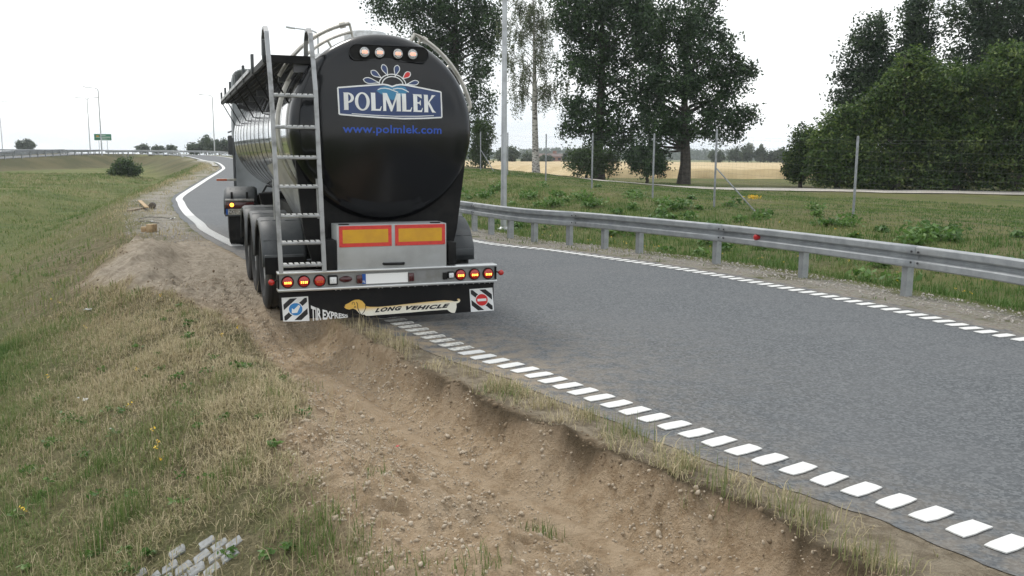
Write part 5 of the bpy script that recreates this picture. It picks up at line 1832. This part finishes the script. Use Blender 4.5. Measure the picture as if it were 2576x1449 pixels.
# far trees: each of its own
FAR = [(1262, 388, 14, 16, 260, 'far tree over the wheat, left of the lamp column'), (1286, 386, 17, 20, 270, 'far rounded tree over the wheat, right of the lamp column'),
       (1327, 398, 16, 15, 290, 'far low tree beside the birch trunk'), (1372, 400, 14, 8, 300, 'far bush behind the brick farm building'), (1432, 395, 16, 22, 280, 'far tree half hidden by the dense oak'),
       (1800, 392, 22, 18, 300, 'far tree beyond the wheat beside the spreading oak trunk'), (1850, 388, 22, 18, 330, 'far wide tree beyond the wheat between the oak and the thicket'), (1880, 382, 18, 24, 320, 'far tallest tree beyond the wheat'),
       (1912, 386, 13, 22, 325, 'far slim tree beyond the wheat'), (1938, 392, 18, 16, 330, 'far low tree beyond the wheat near the thicket'), (1962, 390, 16, 20, 325, 'far tree beyond the wheat right beside the thicket'),
       (53, 365, 8, 9, 330, 'small lone tree beyond the far ramp'), (73, 363, 11, 12, 330, 'small tree beside another beyond the far ramp'),
       (360, 374, 12, 7, 300, 'low far tree behind the guard rails past the green sign'), (398, 376, 14, 6, 300, 'low wide far tree behind the guard rails'), (432, 375, 8, 7, 290, 'little far tree behind the marker posts'),
       (490, 374, 14, 10, 250, 'light green tree at the end of the dark clump'), (522, 365, 20, 20, 250, 'dark round tree in the clump by the road bend'), (556, 368, 20, 16, 255, 'dark tree in the clump beside the lamp'), (586, 368, 18, 16, 255, 'dark tree of the clump nearest the truck cab')]
for k, (cx_, cy_, rx, ry, Y, lab) in enumerate(FAR):
    L = [(cx_, cy_, rx * .8, ry * .8), (cx_ - rx * .4, cy_ + ry * .3, rx * .55, ry * .6), (cx_ + rx * .45, cy_ + ry * .25, rx * .5, ry * .65)]
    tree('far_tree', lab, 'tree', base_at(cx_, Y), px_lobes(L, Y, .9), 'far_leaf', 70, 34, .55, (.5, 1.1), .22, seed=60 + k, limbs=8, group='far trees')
# far woods on the horizon
rng = np.random.default_rng(3)
C = []
for k in range(5200):
    Y = rng.uniform(900, 1250); X = rng.uniform(-.06, .62) * Y
    zb = np.interp(Y, ZA_Y, ZA_Z)
    C.append((X, Y, zb + rng.uniform(0, 1) * (8.5 + 2.2 * math.sin(X * .013) + 1.6 * math.sin(X * .041)) - 1))
C = np.array(C)
V_, F_, t_ = leaves(C, np.full(len(C), 2.6), 14, 2.6, rng, up=.2)
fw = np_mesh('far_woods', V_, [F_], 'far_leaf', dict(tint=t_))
tag(fw, 'long hazy belt of woods on the horizon', 'woods', kind='stuff')
# bush down in the bowl
p = hit(300, 441, 150)
bl = px_lobes([(322, 420, 22, 18), (340, 432, 16, 12), (285, 438, 18, 10), (305, 430, 16, 14)], p[1])
tree('bush', 'round green bush alone on the floor of the grass bowl', 'bush', tuple(p), bl, 'shrub_leaf', 150, 40, .22, (.3, .6), .06, seed=44, limbs=10)
# ================================================================ GRASS AND GROUND LITTER
def grass_mat():
    m, nt, b = base_mat('grass')
    a = nt.nodes.new('ShaderNodeAttribute'); a.attribute_name = 'tint'
    r = nt.nodes.new('ShaderNodeValToRGB')
    e = r.color_ramp.elements
    e[0].position, e[0].color = 0.0, (.075, .145, .030, 1)
    e[1].position, e[1].color = 1.0, (.50, .42, .27, 1)
    for p_, c_ in ((.3, (.145, .205, .060, 1)), (.55, (.235, .240, .105, 1)), (.78, (.36, .31, .18, 1))):
        k = e.new(p_); k.color = c_
    nt.links.new(a.outputs['Fac'], r.inputs[0])
    nt.links.new(r.outputs[0], b.inputs['Base Color'])
    b.inputs['Roughness'].default_value = .65
    b.inputs['Specular IOR Level'].default_value = .25
    tr = nt.nodes.new('ShaderNodeBsdfTranslucent')
    nt.links.new(r.outputs[0], tr.inputs['Color'])
    mx = nt.nodes.new('ShaderNodeMixShader'); mx.inputs[0].default_value = .25
    nt.links.new(b.outputs[0], mx.inputs[1]); nt.links.new(tr.outputs[0], mx.inputs[2])
    nt.links.new(mx.outputs[0], nt.nodes['Material Output'].inputs['Surface'])
grass_mat()
GR = np.random.default_rng(99)
def blades(name, X, Y, h, w, lean, tint, label=None):
    n = len(X)
    Z = terrain(X, Y)
    P = np.stack([X, Y, Z - .01], 1)
    az = GR.uniform(0, 2 * PI, n)
    side = np.stack([np.cos(az + 1.57), np.sin(az + 1.57), np.zeros(n)], 1)
    fwd = np.stack([np.cos(az), np.sin(az), np.zeros(n)], 1)
    up = np.array([0, 0, 1.0])
    l = lean
    mid_ = P + (fwd * np.sin(l * .5)[:, None] + up * np.cos(l * .5)[:, None]) * (h * .55)[:, None]
    tip = mid_ + (fwd * np.sin(l * 1.35)[:, None] + up * np.maximum(np.cos(l * 1.35), -.15)[:, None]) * (h * .5)[:, None]
    ww = (w / 2)[:, None]
    V_ = np.stack([P - side * ww, P + side * ww, mid_ + side * ww * .75, mid_ - side * ww * .75, tip], 1).reshape(-1, 3)
    i = np.arange(n) * 5
    q = np.stack([i, i + 1, i + 2, i + 3], 1)
    t = np.stack([i + 3, i + 2, i + 4], 1)
    o = np_mesh(name, V_, [q, t], 'grass', dict(tint=np.clip(np.repeat(tint, 5), 0, 1)))
    tag(o, label, 'grass', kind='stuff')
    return o
def scatter(n, x0, x1, y0, y1, tuft=1, spread=.05, power=1.0):
    m = n // tuft
    cx_ = GR.uniform(x0, x1, m)
    cy_ = y0 + (y1 - y0) * GR.uniform(0, 1, m) ** power
    X = np.repeat(cx_, tuft) + GR.normal(size=m * tuft) * spread
    Y = np.repeat(cy_, tuft) + GR.normal(size=m * tuft) * spread
    return X, Y, np.repeat(GR.uniform(size=m), tuft)

# --- foreground bank, short and half dry
X, Y, tr_ = scatter(380000, -7.5, 2.6, 2.7, 13.5, 10, .06, 1.15)
D = terrain(X, Y, True)
pn = fbm(X / .9, Y / .9, 301, 4); pn2 = fbm(X / .25, Y / .25, 311, 3)
dens = np.clip(.78 + .6 * pn + .35 * pn2, 0, 1)
dens = np.where(D['dl'] < 1.7, dens * .55, dens)
dens = dens * (1 - D['sand'] * 1.25)
dens = np.where(D['dl'] < .45, np.clip(.16 + .9 * fbm(X / .35, Y / .35, 331, 3), 0, 1) * (D['sand'] < .5), dens)
ad = np.hypot(X - APRON[0], Y - APRON[1])
keep = (D['dl'] > .03) & (tr_ < dens * np.where(ad < .36, .35, 1)) & (Y > 2.7)
X, Y, pn = X[keep], Y[keep], pn[keep]
dl_k = D['dl'][keep]
n = len(X)
dry_k = np.clip(1.0 - sstep(1.9, 5.2, dl_k + 1.5 * D['mid'][keep]) * .75 + .22 * GR.normal(size=n) - .25 * np.clip(pn2[keep], 0, 1) - .35 * sstep(.1, .5, fbm(X / 1.4, Y / 1.4, 401, 3)), 0, 1)
flat_ = GR.uniform(size=n) < (.42 + .42 * dry_k)
lean = np.where(flat_, GR.uniform(.9, 1.45, n), np.abs(GR.normal(size=n)) * .45)
h = GR.uniform(.045, .13, n) * (1 + .6 * np.clip(pn, 0, 1)) * np.where(dl_k < .45, 1.25, 1)
blades('verge_grass', X, Y, h, GR.uniform(.0025, .0055, n) * (1 + Y / 18), lean, dry_k, 'short half-dry grass covering the near bank beside the rut')

# --- tall tufts and straw stalks in the foreground
tuft_px = [(300, 1330, .24, .12), (250, 1390, .26, .1), (330, 1290, .2, .2), (420, 1180, .16, .3), (240, 1190, .14, .1), (470, 800, .13, .15), (480, 880, .14, .2), (560, 960, .15, .45), (690, 1000, .14, .4), (770, 980, .13, .6),
           (800, 1370, .16, .2), (830, 1310, .12, .25), (800, 1405, .15, .15), (1370, 1345, .10, .1), (940, 1190, .07, .05), (1200, 1430, .10, .2), (950, 1440, .1, .25), (1060, 1440, .08, .3), (890, 1395, .12, .25), (600, 1190, .14, .3),
           (540, 1240, .15, .3), (130, 1060, .13, .15), (160, 960, .12, .2), (60, 1100, .13, .15), (400, 1000, .12, .35), (1560, 1090, .16, .45), (1600, 1110, .17, .35), (1480, 1060, .14, .5), (1720, 1190, .17, .45), (1790, 1230, .17, .4), (1990, 1300, .17, .45),
           (2040, 1330, .15, .4), (2160, 1400, .15, .5), (2210, 1430, .15, .5), (1880, 1260, .12, .5), (1250, 985, .13, .75), (1180, 945, .13, .8), (1140, 900, .12, .8), (1380, 1030, .12, .7), (960, 850, .15, .85), (1010, 870, .14, .85), (905, 825, .14, .8), (850, 812, .12, .7)]
Xs, Ys, Hs, Ts, Ls = [], [], [], [], []
for px, py, hh, tt in tuft_px:
    p = hit(px, py, 30)
    m = 70
    Xs.append(p[0] + GR.normal(size=m) * .07); Ys.append(p[1] + GR.normal(size=m) * .07)
    Hs.append(hh * GR.uniform(.5, 1.25, m)); Ts.append(tt + .12 * (px > 820) + GR.normal(size=m) * .18); Ls.append(np.abs(GR.normal(size=m)) * .5)
for k in range(420):      # single stalks
    px, py = GR.uniform(0, 1000), GR.uniform(760, 1440)
    d = ray(px, py); q = gnd(px, py, -.2)
    Xs.append(np.array([q[0]])); Ys.append(np.array([q[1]])); Hs.append(GR.uniform(.14, .34, 1)); Ts.append(np.array([.95])); Ls.append(np.abs(GR.normal(size=1)) * .7)
X, Y, h, t, l = map(np.concatenate, (Xs, Ys, Hs, Ts, Ls))
D = terrain(X, Y, True)
k_ = (D['dl'] > .02)
X, Y, h, t, l = X[k_], Y[k_], h[k_], t[k_], l[k_]
blades('grass_tufts', X, Y, h, GR.uniform(.003, .006, len(X)), l, t, 'taller green and straw-coloured grass tufts on the near bank')

# --- left bowl, middle distance
X, Y, tr_ = scatter(260000, -60, -2, 12, 100, 8, .14, 1.7)
D = terrain(X, Y, True)
pn = fbm(X / 2.4, Y / 2.4, 501, 4)
lim = np.where(D['dl'] < 1.3, .34 + .8 * pn, .8 + .5 * pn)
keep = (D['dl'] > .15) & (tr_ < lim) & (D['sand'] < .35) & (X > -.62 * Y - 1.5)
X, Y, pn = X[keep], Y[keep], pn[keep]; n = len(X)
dlk = D['dl'][keep]
t = np.clip(.38 + .18 * GR.normal(size=n) + .60 * pn + .45 * (1 - sstep(1.0, 3.2, dlk)), 0, 1)
blades('bowl_grass', X, Y, GR.uniform(.05, .14, n) * (1 + Y / 90), GR.uniform(.007, .013, n) * (1 + Y / 35), np.abs(GR.normal(size=n)) * .8, t, 'green grass covering the bowl left of the road')

# --- right bank
X, Y, tr_ = scatter(430000, -14, 24, 8, 60, 9, .10, 1.25)
D = terrain(X, Y, True)
pn = .6 * fbm(X / 1.2, Y / 1.2, 601, 4) + .7 * fbm(X / 4.5, Y / 3.5, 611, 3)
dr = D['dr']
dtk, _ = pdist(X, Y, TR_s)
lim = np.where(dr < .32, .35 + .9 * pn, np.where(dr < 1.1, .22 + .9 * pn, .9 + .4 * pn)) * (np.abs(dtk) > 2.2)
keep = (dr > .08) & (dr < 24) & (tr_ < lim)
X, Y, pn, dr = X[keep], Y[keep], pn[keep], dr[keep]; n = len(X)
t = np.clip(.16 + .14 * GR.normal(size=n) + .75 * pn + .10 * sstep(4, 1, dr), 0, 1)
h = GR.uniform(.05, .17, n) * np.where(dr < 1.2, .6, np.where(dr > 9, .55, 1)) * (1 + .5 * np.clip(-pn, 0, 1))
blades('bank_grass', X, Y, h, GR.uniform(.006, .012, n) * (1 + Y / 40), np.abs(GR.normal(size=n)) * .85, t, 'uneven green and tawny grass on the bank behind the guard rail')

# --- broad-leaved weeds
leaf_mat('weed_leaf', (.045, .105, .020), (.080, .160, .034), (.14, .23, .06), .3)
C, cr = [], []
for k in range(170):
    x, y = GR.uniform(-6, 13), GR.uniform(10, 40)
    C.append((x, y)); cr.append(GR.uniform(.12, .30))
for px, py in ((880, 505 * 1.0),):
    pass
WP = [(1490, 520), (1465, 505), (1385, 520), (1250, 480), (1330, 500), (2330, 600), (2360, 610), (2290, 615), (2120, 570), (1700, 530), (1600, 500), (1220, 500)]
for px, py in WP:
    p = hit(px, py, 60); C += [(p[0] + GR.normal() * .15, p[1] + GR.normal() * .15) for _ in range(3)]; cr += [.3, .35, .28]
C = np.array(C); cr = np.array(cr)
D = terrain(C[:, 0], C[:, 1], True)
k_ = (D['dr'] > 1.6) & (D['dr'] < 12)
C3 = np.column_stack([C, D['z'] + cr * .45])[k_]
V_, F_, t_ = leaves(C3, cr[k_] * 1.1, 60, .12, GR, up=.6, flat=.55)
tag(np_mesh('bank_weeds', V_, [F_], 'weed_leaf', dict(tint=t_)), 'broad-leaved green weeds growing through the bank grass', 'weeds', kind='stuff')
C = []
for k in range(70):
    px, py = GR.uniform(0, 900), GR.uniform(640, 1440)
    q = hit(px, py, 60) if k < 40 else gnd(px, py, -.3)
    C.append((q[0], q[1]))
for px, py in ((160, 1080), (130, 1120), (175, 1060), (90, 1190), (470, 820), (480, 850), (620, 930)):
    q = hit(px, py, 40); C += [(q[0] + GR.normal() * .05, q[1] + GR.normal() * .05) for _ in range(4)]
C = np.array(C); D = terrain(C[:, 0], C[:, 1], True)
k_ = (D['dl'] > 1.2) & (D['sand'] < .4)
cr = GR.uniform(.04, .08, k_.sum())
C3 = np.column_stack([C[k_], D['z'][k_] + .03])
V_, F_, t_ = leaves(C3, cr, 22, .036, GR, up=.6, flat=.5)
tag(np_mesh('verge_weeds', V_, [F_], 'weed_leaf', dict(tint=t_)), 'small green weeds scattered in the near bank grass', 'weeds', kind='stuff')
# --- flowers
leaf_mat('petal_yellow', (.62, .38, .01), (.70, .45, .02), (.75, .55, .05), .2)
leaf_mat('petal_white', (.7, .7, .68), (.75, .75, .72), (.8, .8, .78), .2)
def flowers(name, pts, m, size, hgt, lab):
    P = np.array(pts); z = terrain(P[:, 0], P[:, 1]) + hgt
    V_, F_, t_ = leaves(np.column_stack([P, z]), np.full(len(P), size), 6, size, GR, up=1.5)
    tag(np_mesh(name, V_, [F_], m, dict(tint=t_)), lab, 'flowers', kind='stuff')
pts = [tuple(hit(px, py, 60)[:2]) for px, py in ((400, 1152), (560, 870), (395, 1165), (410, 1192), (120, 975), (150, 780), (130, 770), (405, 770), (600, 850), (215, 845), (330, 1055), (388, 1115), (345, 955), (60, 1320))]
pts += [(GR.uniform(-3, 8), GR.uniform(11, 24)) for _ in range(160)]
pts = [p for p in pts if terrain(np.array([p[0]]), np.array([p[1]]), True)['dr'][0] > 1.3 or terrain(np.array([p[0]]), np.array([p[1]]), True)['dl'][0] > 1.0]
flowers('yellow_flowers', pts, 'petal_yellow', .022, .12, 'small yellow wild flowers dotted through the grass')
g = hit(1893, 530, 60)
flowers('goldenrod', [(g[0] + GR.normal() * .10, g[1] + GR.normal() * .10) for _ in range(40)], 'petal_yellow', .05, .42, 'clump of yellow goldenrod on the bank near the braced fence post')

# --- pebbles in the sand and gravel on the verges
mat('pebble', (.46, .39, .30), .85, col2=(.33, .265, .19), nscale=14, spread=(.35, .65))
ico_v = []
ph = (1 + 5 ** .5) / 2
for a in (-1, 1):
    for b in (-ph, ph):
        ico_v += [(0, a, b), (a, b, 0), (b, 0, a)]
ico_v = np.array(ico_v, float) / math.hypot(1, ph)
bm = bmesh.new()
for q in ico_v: bm.verts.new(q)
bmesh.ops.convex_hull(bm, input=list(bm.verts))
bm.verts.index_update()
ico_v = np.array([tuple(q.co) for q in bm.verts]); ico_f = np.array([[q.index for q in f.verts] for f in bm.faces]); bm.free()
def stones(name, X, Y, size, m, lab, sink=.3):
    n = len(X); Z = terrain(X, Y)
    ax = GR.normal(size=(n, 3)); ax /= np.linalg.norm(ax, axis=1)[:, None]
    a = np.cross(ax, GR.normal(size=(n, 3))); a /= np.linalg.norm(a, axis=1)[:, None]
    b = np.cross(ax, a)
    sc = size[:, None] * np.stack([GR.uniform(.7, 1.3, n), GR.uniform(.6, 1.1, n), GR.uniform(.45, .85, n)], 1)
    base = ico_v[None] * GR.uniform(.8, 1.2, (n, len(ico_v), 1))
    V_ = (base[:, :, 0:1] * (ax * sc[:, 0:1])[:, None] + base[:, :, 1:2] * (a * sc[:, 1:2])[:, None] + base[:, :, 2:3] * (b * sc[:, 2:3])[:, None])
    V_ += np.stack([X, Y, Z + size * (.5 - sink)], 1)[:, None]
    F_ = (ico_f[None] + (np.arange(n) * len(ico_v))[:, None, None]).reshape(-1, 3)
    o = np_mesh(name, V_.reshape(-1, 3), [F_], m)
    tag(o, lab, 'stones', kind='stuff')
X = GR.uniform(-5, 2.4, 230000); Y = GR.uniform(2.8, 14, 230000)
D = terrain(X, Y, True)
pn = fbm(X / .45, Y / .45, 701, 3)
k_ = (D['sand'] > .45) & (D['dl'] > .1) & (D['ru'] < .31 + .06 * GR.uniform(size=len(X))) & (GR.uniform(size=len(X)) < np.clip(.42 + .75 * pn, 0.03, 1) * np.where(np.abs(D['ru'] + .03) < .12, .25, 1))
X, Y = X[k_][:28000], Y[k_][:28000]
stones('sand_pebbles', X, Y, np.clip(GR.lognormal(-5.2, .55, len(X)), .003, .024), 'pebble', 'pebbles and grit strewn over the churned sand')
mat('clod', (.17, .125, .08), .95, col2=(.26, .195, .125), nscale=12, bump=.5, bscale=60)
X = GR.uniform(-7, 2.4, 26000); Y = GR.uniform(2.8, 17, 26000)
D = terrain(X, Y, True)
k_ = (D['dl'] > .08) & ((np.abs(D['ru'] - .42) < .13) | ((D['sand'] > .2) & (D['sand'] < .8)) | ((D['sand'] > .5) & (GR.uniform(size=len(X)) < .06) & (D['ru'] < -.15)))
X, Y = X[k_][:2400], Y[k_][:2400]
stones('soil_clods', X, Y, np.clip(GR.lognormal(-4.75, .5, len(X)), .004, .024), 'clod', 'dark crumbled soil clods along the edges of the rut')
mat('gravel_stone', (.44, .41, .37), .85, col2=(.32, .29, .26), nscale=10, spread=(.35, .65))
X = GR.uniform(-6, 7.5, 90000); Y = GR.uniform(8, 26, 90000)
D = terrain(X, Y, True)
k_ = (D['dr'] > .25) & (D['dr'] < 1.15)
X2 = GR.uniform(-15, -5, 40000); Y2 = GR.uniform(18, 40, 40000)
D2 = terrain(X2, Y2, True); k2 = (D2['dl'] > .05) & (D2['dl'] < 1.5)
X, Y = np.concatenate([X[k_][:3500], X2[k2][:2000]]), np.concatenate([Y[k_][:3500], Y2[k2][:2000]])
stones('verge_gravel', X, Y, np.clip(GR.lognormal(-4.4, .4, len(X)), .006, .03), 'gravel_stone', 'pale gravel along the road verges')

# ---- stone setts at the foot of the bank
mat('sett', (.29, .30, .305), .9, col2=(.15, .148, .135), nscale=9, spread=(.35, .68), bump=.7, bscale=22)
p0 = np.array([APRON[0], APRON[1], hz(*APRON)])
nrm_ = np.array([-(hz(p0[0] + .15, p0[1]) - hz(p0[0] - .15, p0[1])) / .3, -(hz(p0[0], p0[1] + .15) - hz(p0[0], p0[1] - .15)) / .3, 1.0])
nrm_ /= np.linalg.norm(nrm_)
ap = thing('stone_apron', 'patch of pale stone setts half overgrown at the foot of the sandy bank', 'paving', tuple(p0))
e1 = np.array([.86, .51, 0]); e1 -= nrm_ * np.dot(e1, nrm_); e1 /= np.linalg.norm(e1)
e2 = np.cross(nrm_, e1)
rs = random.Random(5)
sett_me = []
for k in range(5):
    bm = bmesh.new(); bmesh.ops.create_cube(bm, size=1)
    for v in bm.verts: v.co = Vector((v.co.x * .108 * rs.uniform(.85, 1.1), v.co.y * .096 * rs.uniform(.9, 1.08), v.co.z * .09))
    bmesh.ops.bevel(bm, geom=list(bm.edges), offset=.008, segments=1, affect='EDGES')
    for v in bm.verts: v.co += Vector((rs.uniform(-.004, .004), rs.uniform(-.004, .004), rs.uniform(-.004, .004)))
    me = bpy.data.meshes.new('stone_sett'); bm.to_mesh(me); bm.free(); me.materials.append(MAT['sett']); sett_me.append(me)
Mr = Matrix((tuple(e1), tuple(e2), tuple(nrm_))).transposed()
for i in range(-2, 3):
    for j in range(-3, 3):
        if rs.random() < .16 or i * .12 + j * .11 > .32 or abs(i) + abs(j) > 4: continue
        q = p0 + e1 * (i * .121 + (j % 2) * .06 + rs.uniform(-.008, .008)) + e2 * (j * .109 + rs.uniform(-.006, .006))
        q[2] = hz(q[0], q[1]) - .040 + rs.uniform(-.007, .006)
        q = q - p0
        o = bpy.data.objects.new('stone_sett', sett_me[rs.randrange(5)]); COL.objects.link(o); o.parent = ap
        o.matrix_local = Matrix.Translation(tuple(q)) @ (Mr @ Matrix.Rotation(rs.uniform(-.08, .08), 3, 'Z') @ Matrix.Rotation(rs.uniform(-.07, .07), 3, 'X')).to_4x4()

# ---- timber and odds and ends on the gravel verge
mat('timber', (.42, .30, .17), .8, col2=(.30, .20, .10), nscale=7, bump=.3, bscale=30)
mat('old_timber', (.24, .18, .125), .9, col2=(.33, .28, .22), nscale=7, bump=.3, bscale=30)
mat('log_bark', (.055, .045, .04), .95, bump=.5, bscale=20)
mat('log_end', (.14, .115, .085), .9, col2=(.08, .065, .05), nscale=14)
mat('rod', (.12, .115, .10), .7, .3)
mat('paper', (.74, .75, .76), .8)
mat('red_plastic', (.45, .05, .05), .5)
def plank(name, lab, a, b, w, t, m, lift=0.0, tilt=0.0):
    A, B = hit(*a, 80), hit(*b, 80)
    c = (A + B) / 2
    L = np.linalg.norm((B - A)[:2])
    o = MB().box((0, 0, 0), (L, w, t), ch=min(.01, t * .2)).build(name, m)
    o.location = (c[0], c[1], (A[2] + B[2]) / 2 + t / 2 + lift)
    o.rotation_euler = (tilt, -math.atan2(B[2] - A[2], L), math.atan2(B[1] - A[1], B[0] - A[0]))
    return tag(o, lab, 'timber')
plank('wooden_plank', 'long brown plank lying at the edge of the gravel verge', (324, 533), (362, 527), .12, .07, 'old_timber')
plank('wooden_board', 'short pale board lying across the brown plank', (352, 514), (370, 531), .13, .035, 'timber', .10)
plank('wooden_batten', 'short batten between the pale board and the log', (363, 519), (378, 519), .07, .05, 'old_timber', .01)
p = hit(383, 527, 80)
lg = thing('log', 'dark round log lying end-on beside the crossed boards', 'log', tuple(p))
Ml = Matrix.Translation((0, 0, .11)) @ Matrix.Rotation(R(18), 4, 'Z') @ Matrix.Rotation(R(90), 4, 'X')
MB().lathe([(.108, -.34), (.112, 0), (.106, .10)], 18, Ml).build('bark', 'log_bark', lg)
MB().lathe([(.106, .10), (.001, .104)], 18, Ml).build('end_grain', 'log_end', lg)
for px, py, sz_, rz, lab in ((366, 583, (.19, .14, .13), .3, 'squat sawn wood block on the gravel verge'), (379.5, 584, (.16, .14, .20), -.1, 'upright sawn wood block touching another block'), (387.5, 583.5, (.12, .13, .20), .05, 'narrow upright wood block at the end of three blocks')):
    p = hit(px, py, 80)
    o = MB().box((0, 0, sz_[2] / 2 - .01), sz_, ch=.008).build('wood_block', 'timber')
    o.location = tuple(p); o.rotation_euler = (0, 0, rz)
    tag(o, lab, 'wood block')
for pts_, lab in ((((346, 553), (365, 549), (382, 548), (410, 549), (434, 552)), 'long thin bent rod lying on the gravel verge towards the asphalt'), (((350, 558), (372, 559), (399, 563)), 'short thin rod lying beside the wood blocks')):
    P = [Vector(hit(*q, 80)) + Vector((0, 0, .02)) for q in pts_]
    o0 = P[0].copy()
    o = MB().tube([q - o0 for q in P], .011, 6).build('thin_rod', 'rod'); o.location = o0
    tag(o, lab, 'rod')
def scrap(name, lab, px, py, s, m, seed):
    rs = random.Random(seed); p = hit(px, py, 80)
    n = 5; v = [(s * (i / (n - 1) - .5) + rs.uniform(-.1, .1) * s, s * .7 * (j / (n - 1) - .5) + rs.uniform(-.1, .1) * s, .004 + s * .28 * rs.random()) for i in range(n) for j in range(n)]
    f = [(i * n + j, i * n + j + 1, (i + 1) * n + j + 1, (i + 1) * n + j) for i in range(n - 1) for j in range(n - 1)]
    o = MB().add(v, f).build(name, m, smooth=False); o.location = (p[0], p[1], p[2] + .02); o.rotation_euler = (0, 0, rs.uniform(0, 3))
    md = o.modifiers.new('sheet', 'SOLIDIFY'); md.thickness = .0015
    tag(o, lab, 'litter')
scrap('paper_scrap', 'crumpled white paper scrap in the dry grass on the bank', 216, 1014, .075, 'paper', 1)
scrap('paper_scrap', 'small torn white scrap beside the crumpled paper', 198, 1008, .03, 'paper', 2)
scrap('paper_scrap', 'pale scrap at the foot of the sand heap by the grass', 221, 786, .10, 'paper', 3)
scrap('paper_scrap', 'tiny white scrap in the grass below the crumpled paper', 279, 1086, .025, 'paper', 4)
scrap('paper_scrap', 'white scrap on the gravel between the two thin rods', 381, 560, .10, 'paper', 5)
scrap('plastic_scrap', 'small red plastic chip in the churned sand', 1000, 1133, .03, 'red_plastic', 6)
scrap('plastic_scrap', 'dark and silver crushed can at the asphalt edge by the bent rod end', 436, 553, .16, 'brushed_alu', 7)

# ================================================================ AIR
mh = bpy.data.materials.new('haze'); mh.use_nodes = True
nt = mh.node_tree; nt.nodes.clear()
ho = nt.nodes.new('ShaderNodeOutputMaterial'); pv = nt.nodes.new('ShaderNodeVolumePrincipled')
pv.inputs['Color'].default_value = (.90, .95, 1.0, 1)
pv.inputs['Density'].default_value = .0003
pv.inputs['Anisotropy'].default_value = .2
nt.links.new(pv.outputs[0], ho.inputs['Volume'])
MAT['haze'] = mh
hzb = MB().box((0, 780, 9), (3500, 1860, 46)).build('haze', 'haze', smooth=False)
tag(hzb, 'thin pale haze filling the air to the horizon', 'haze', kind='stuff')
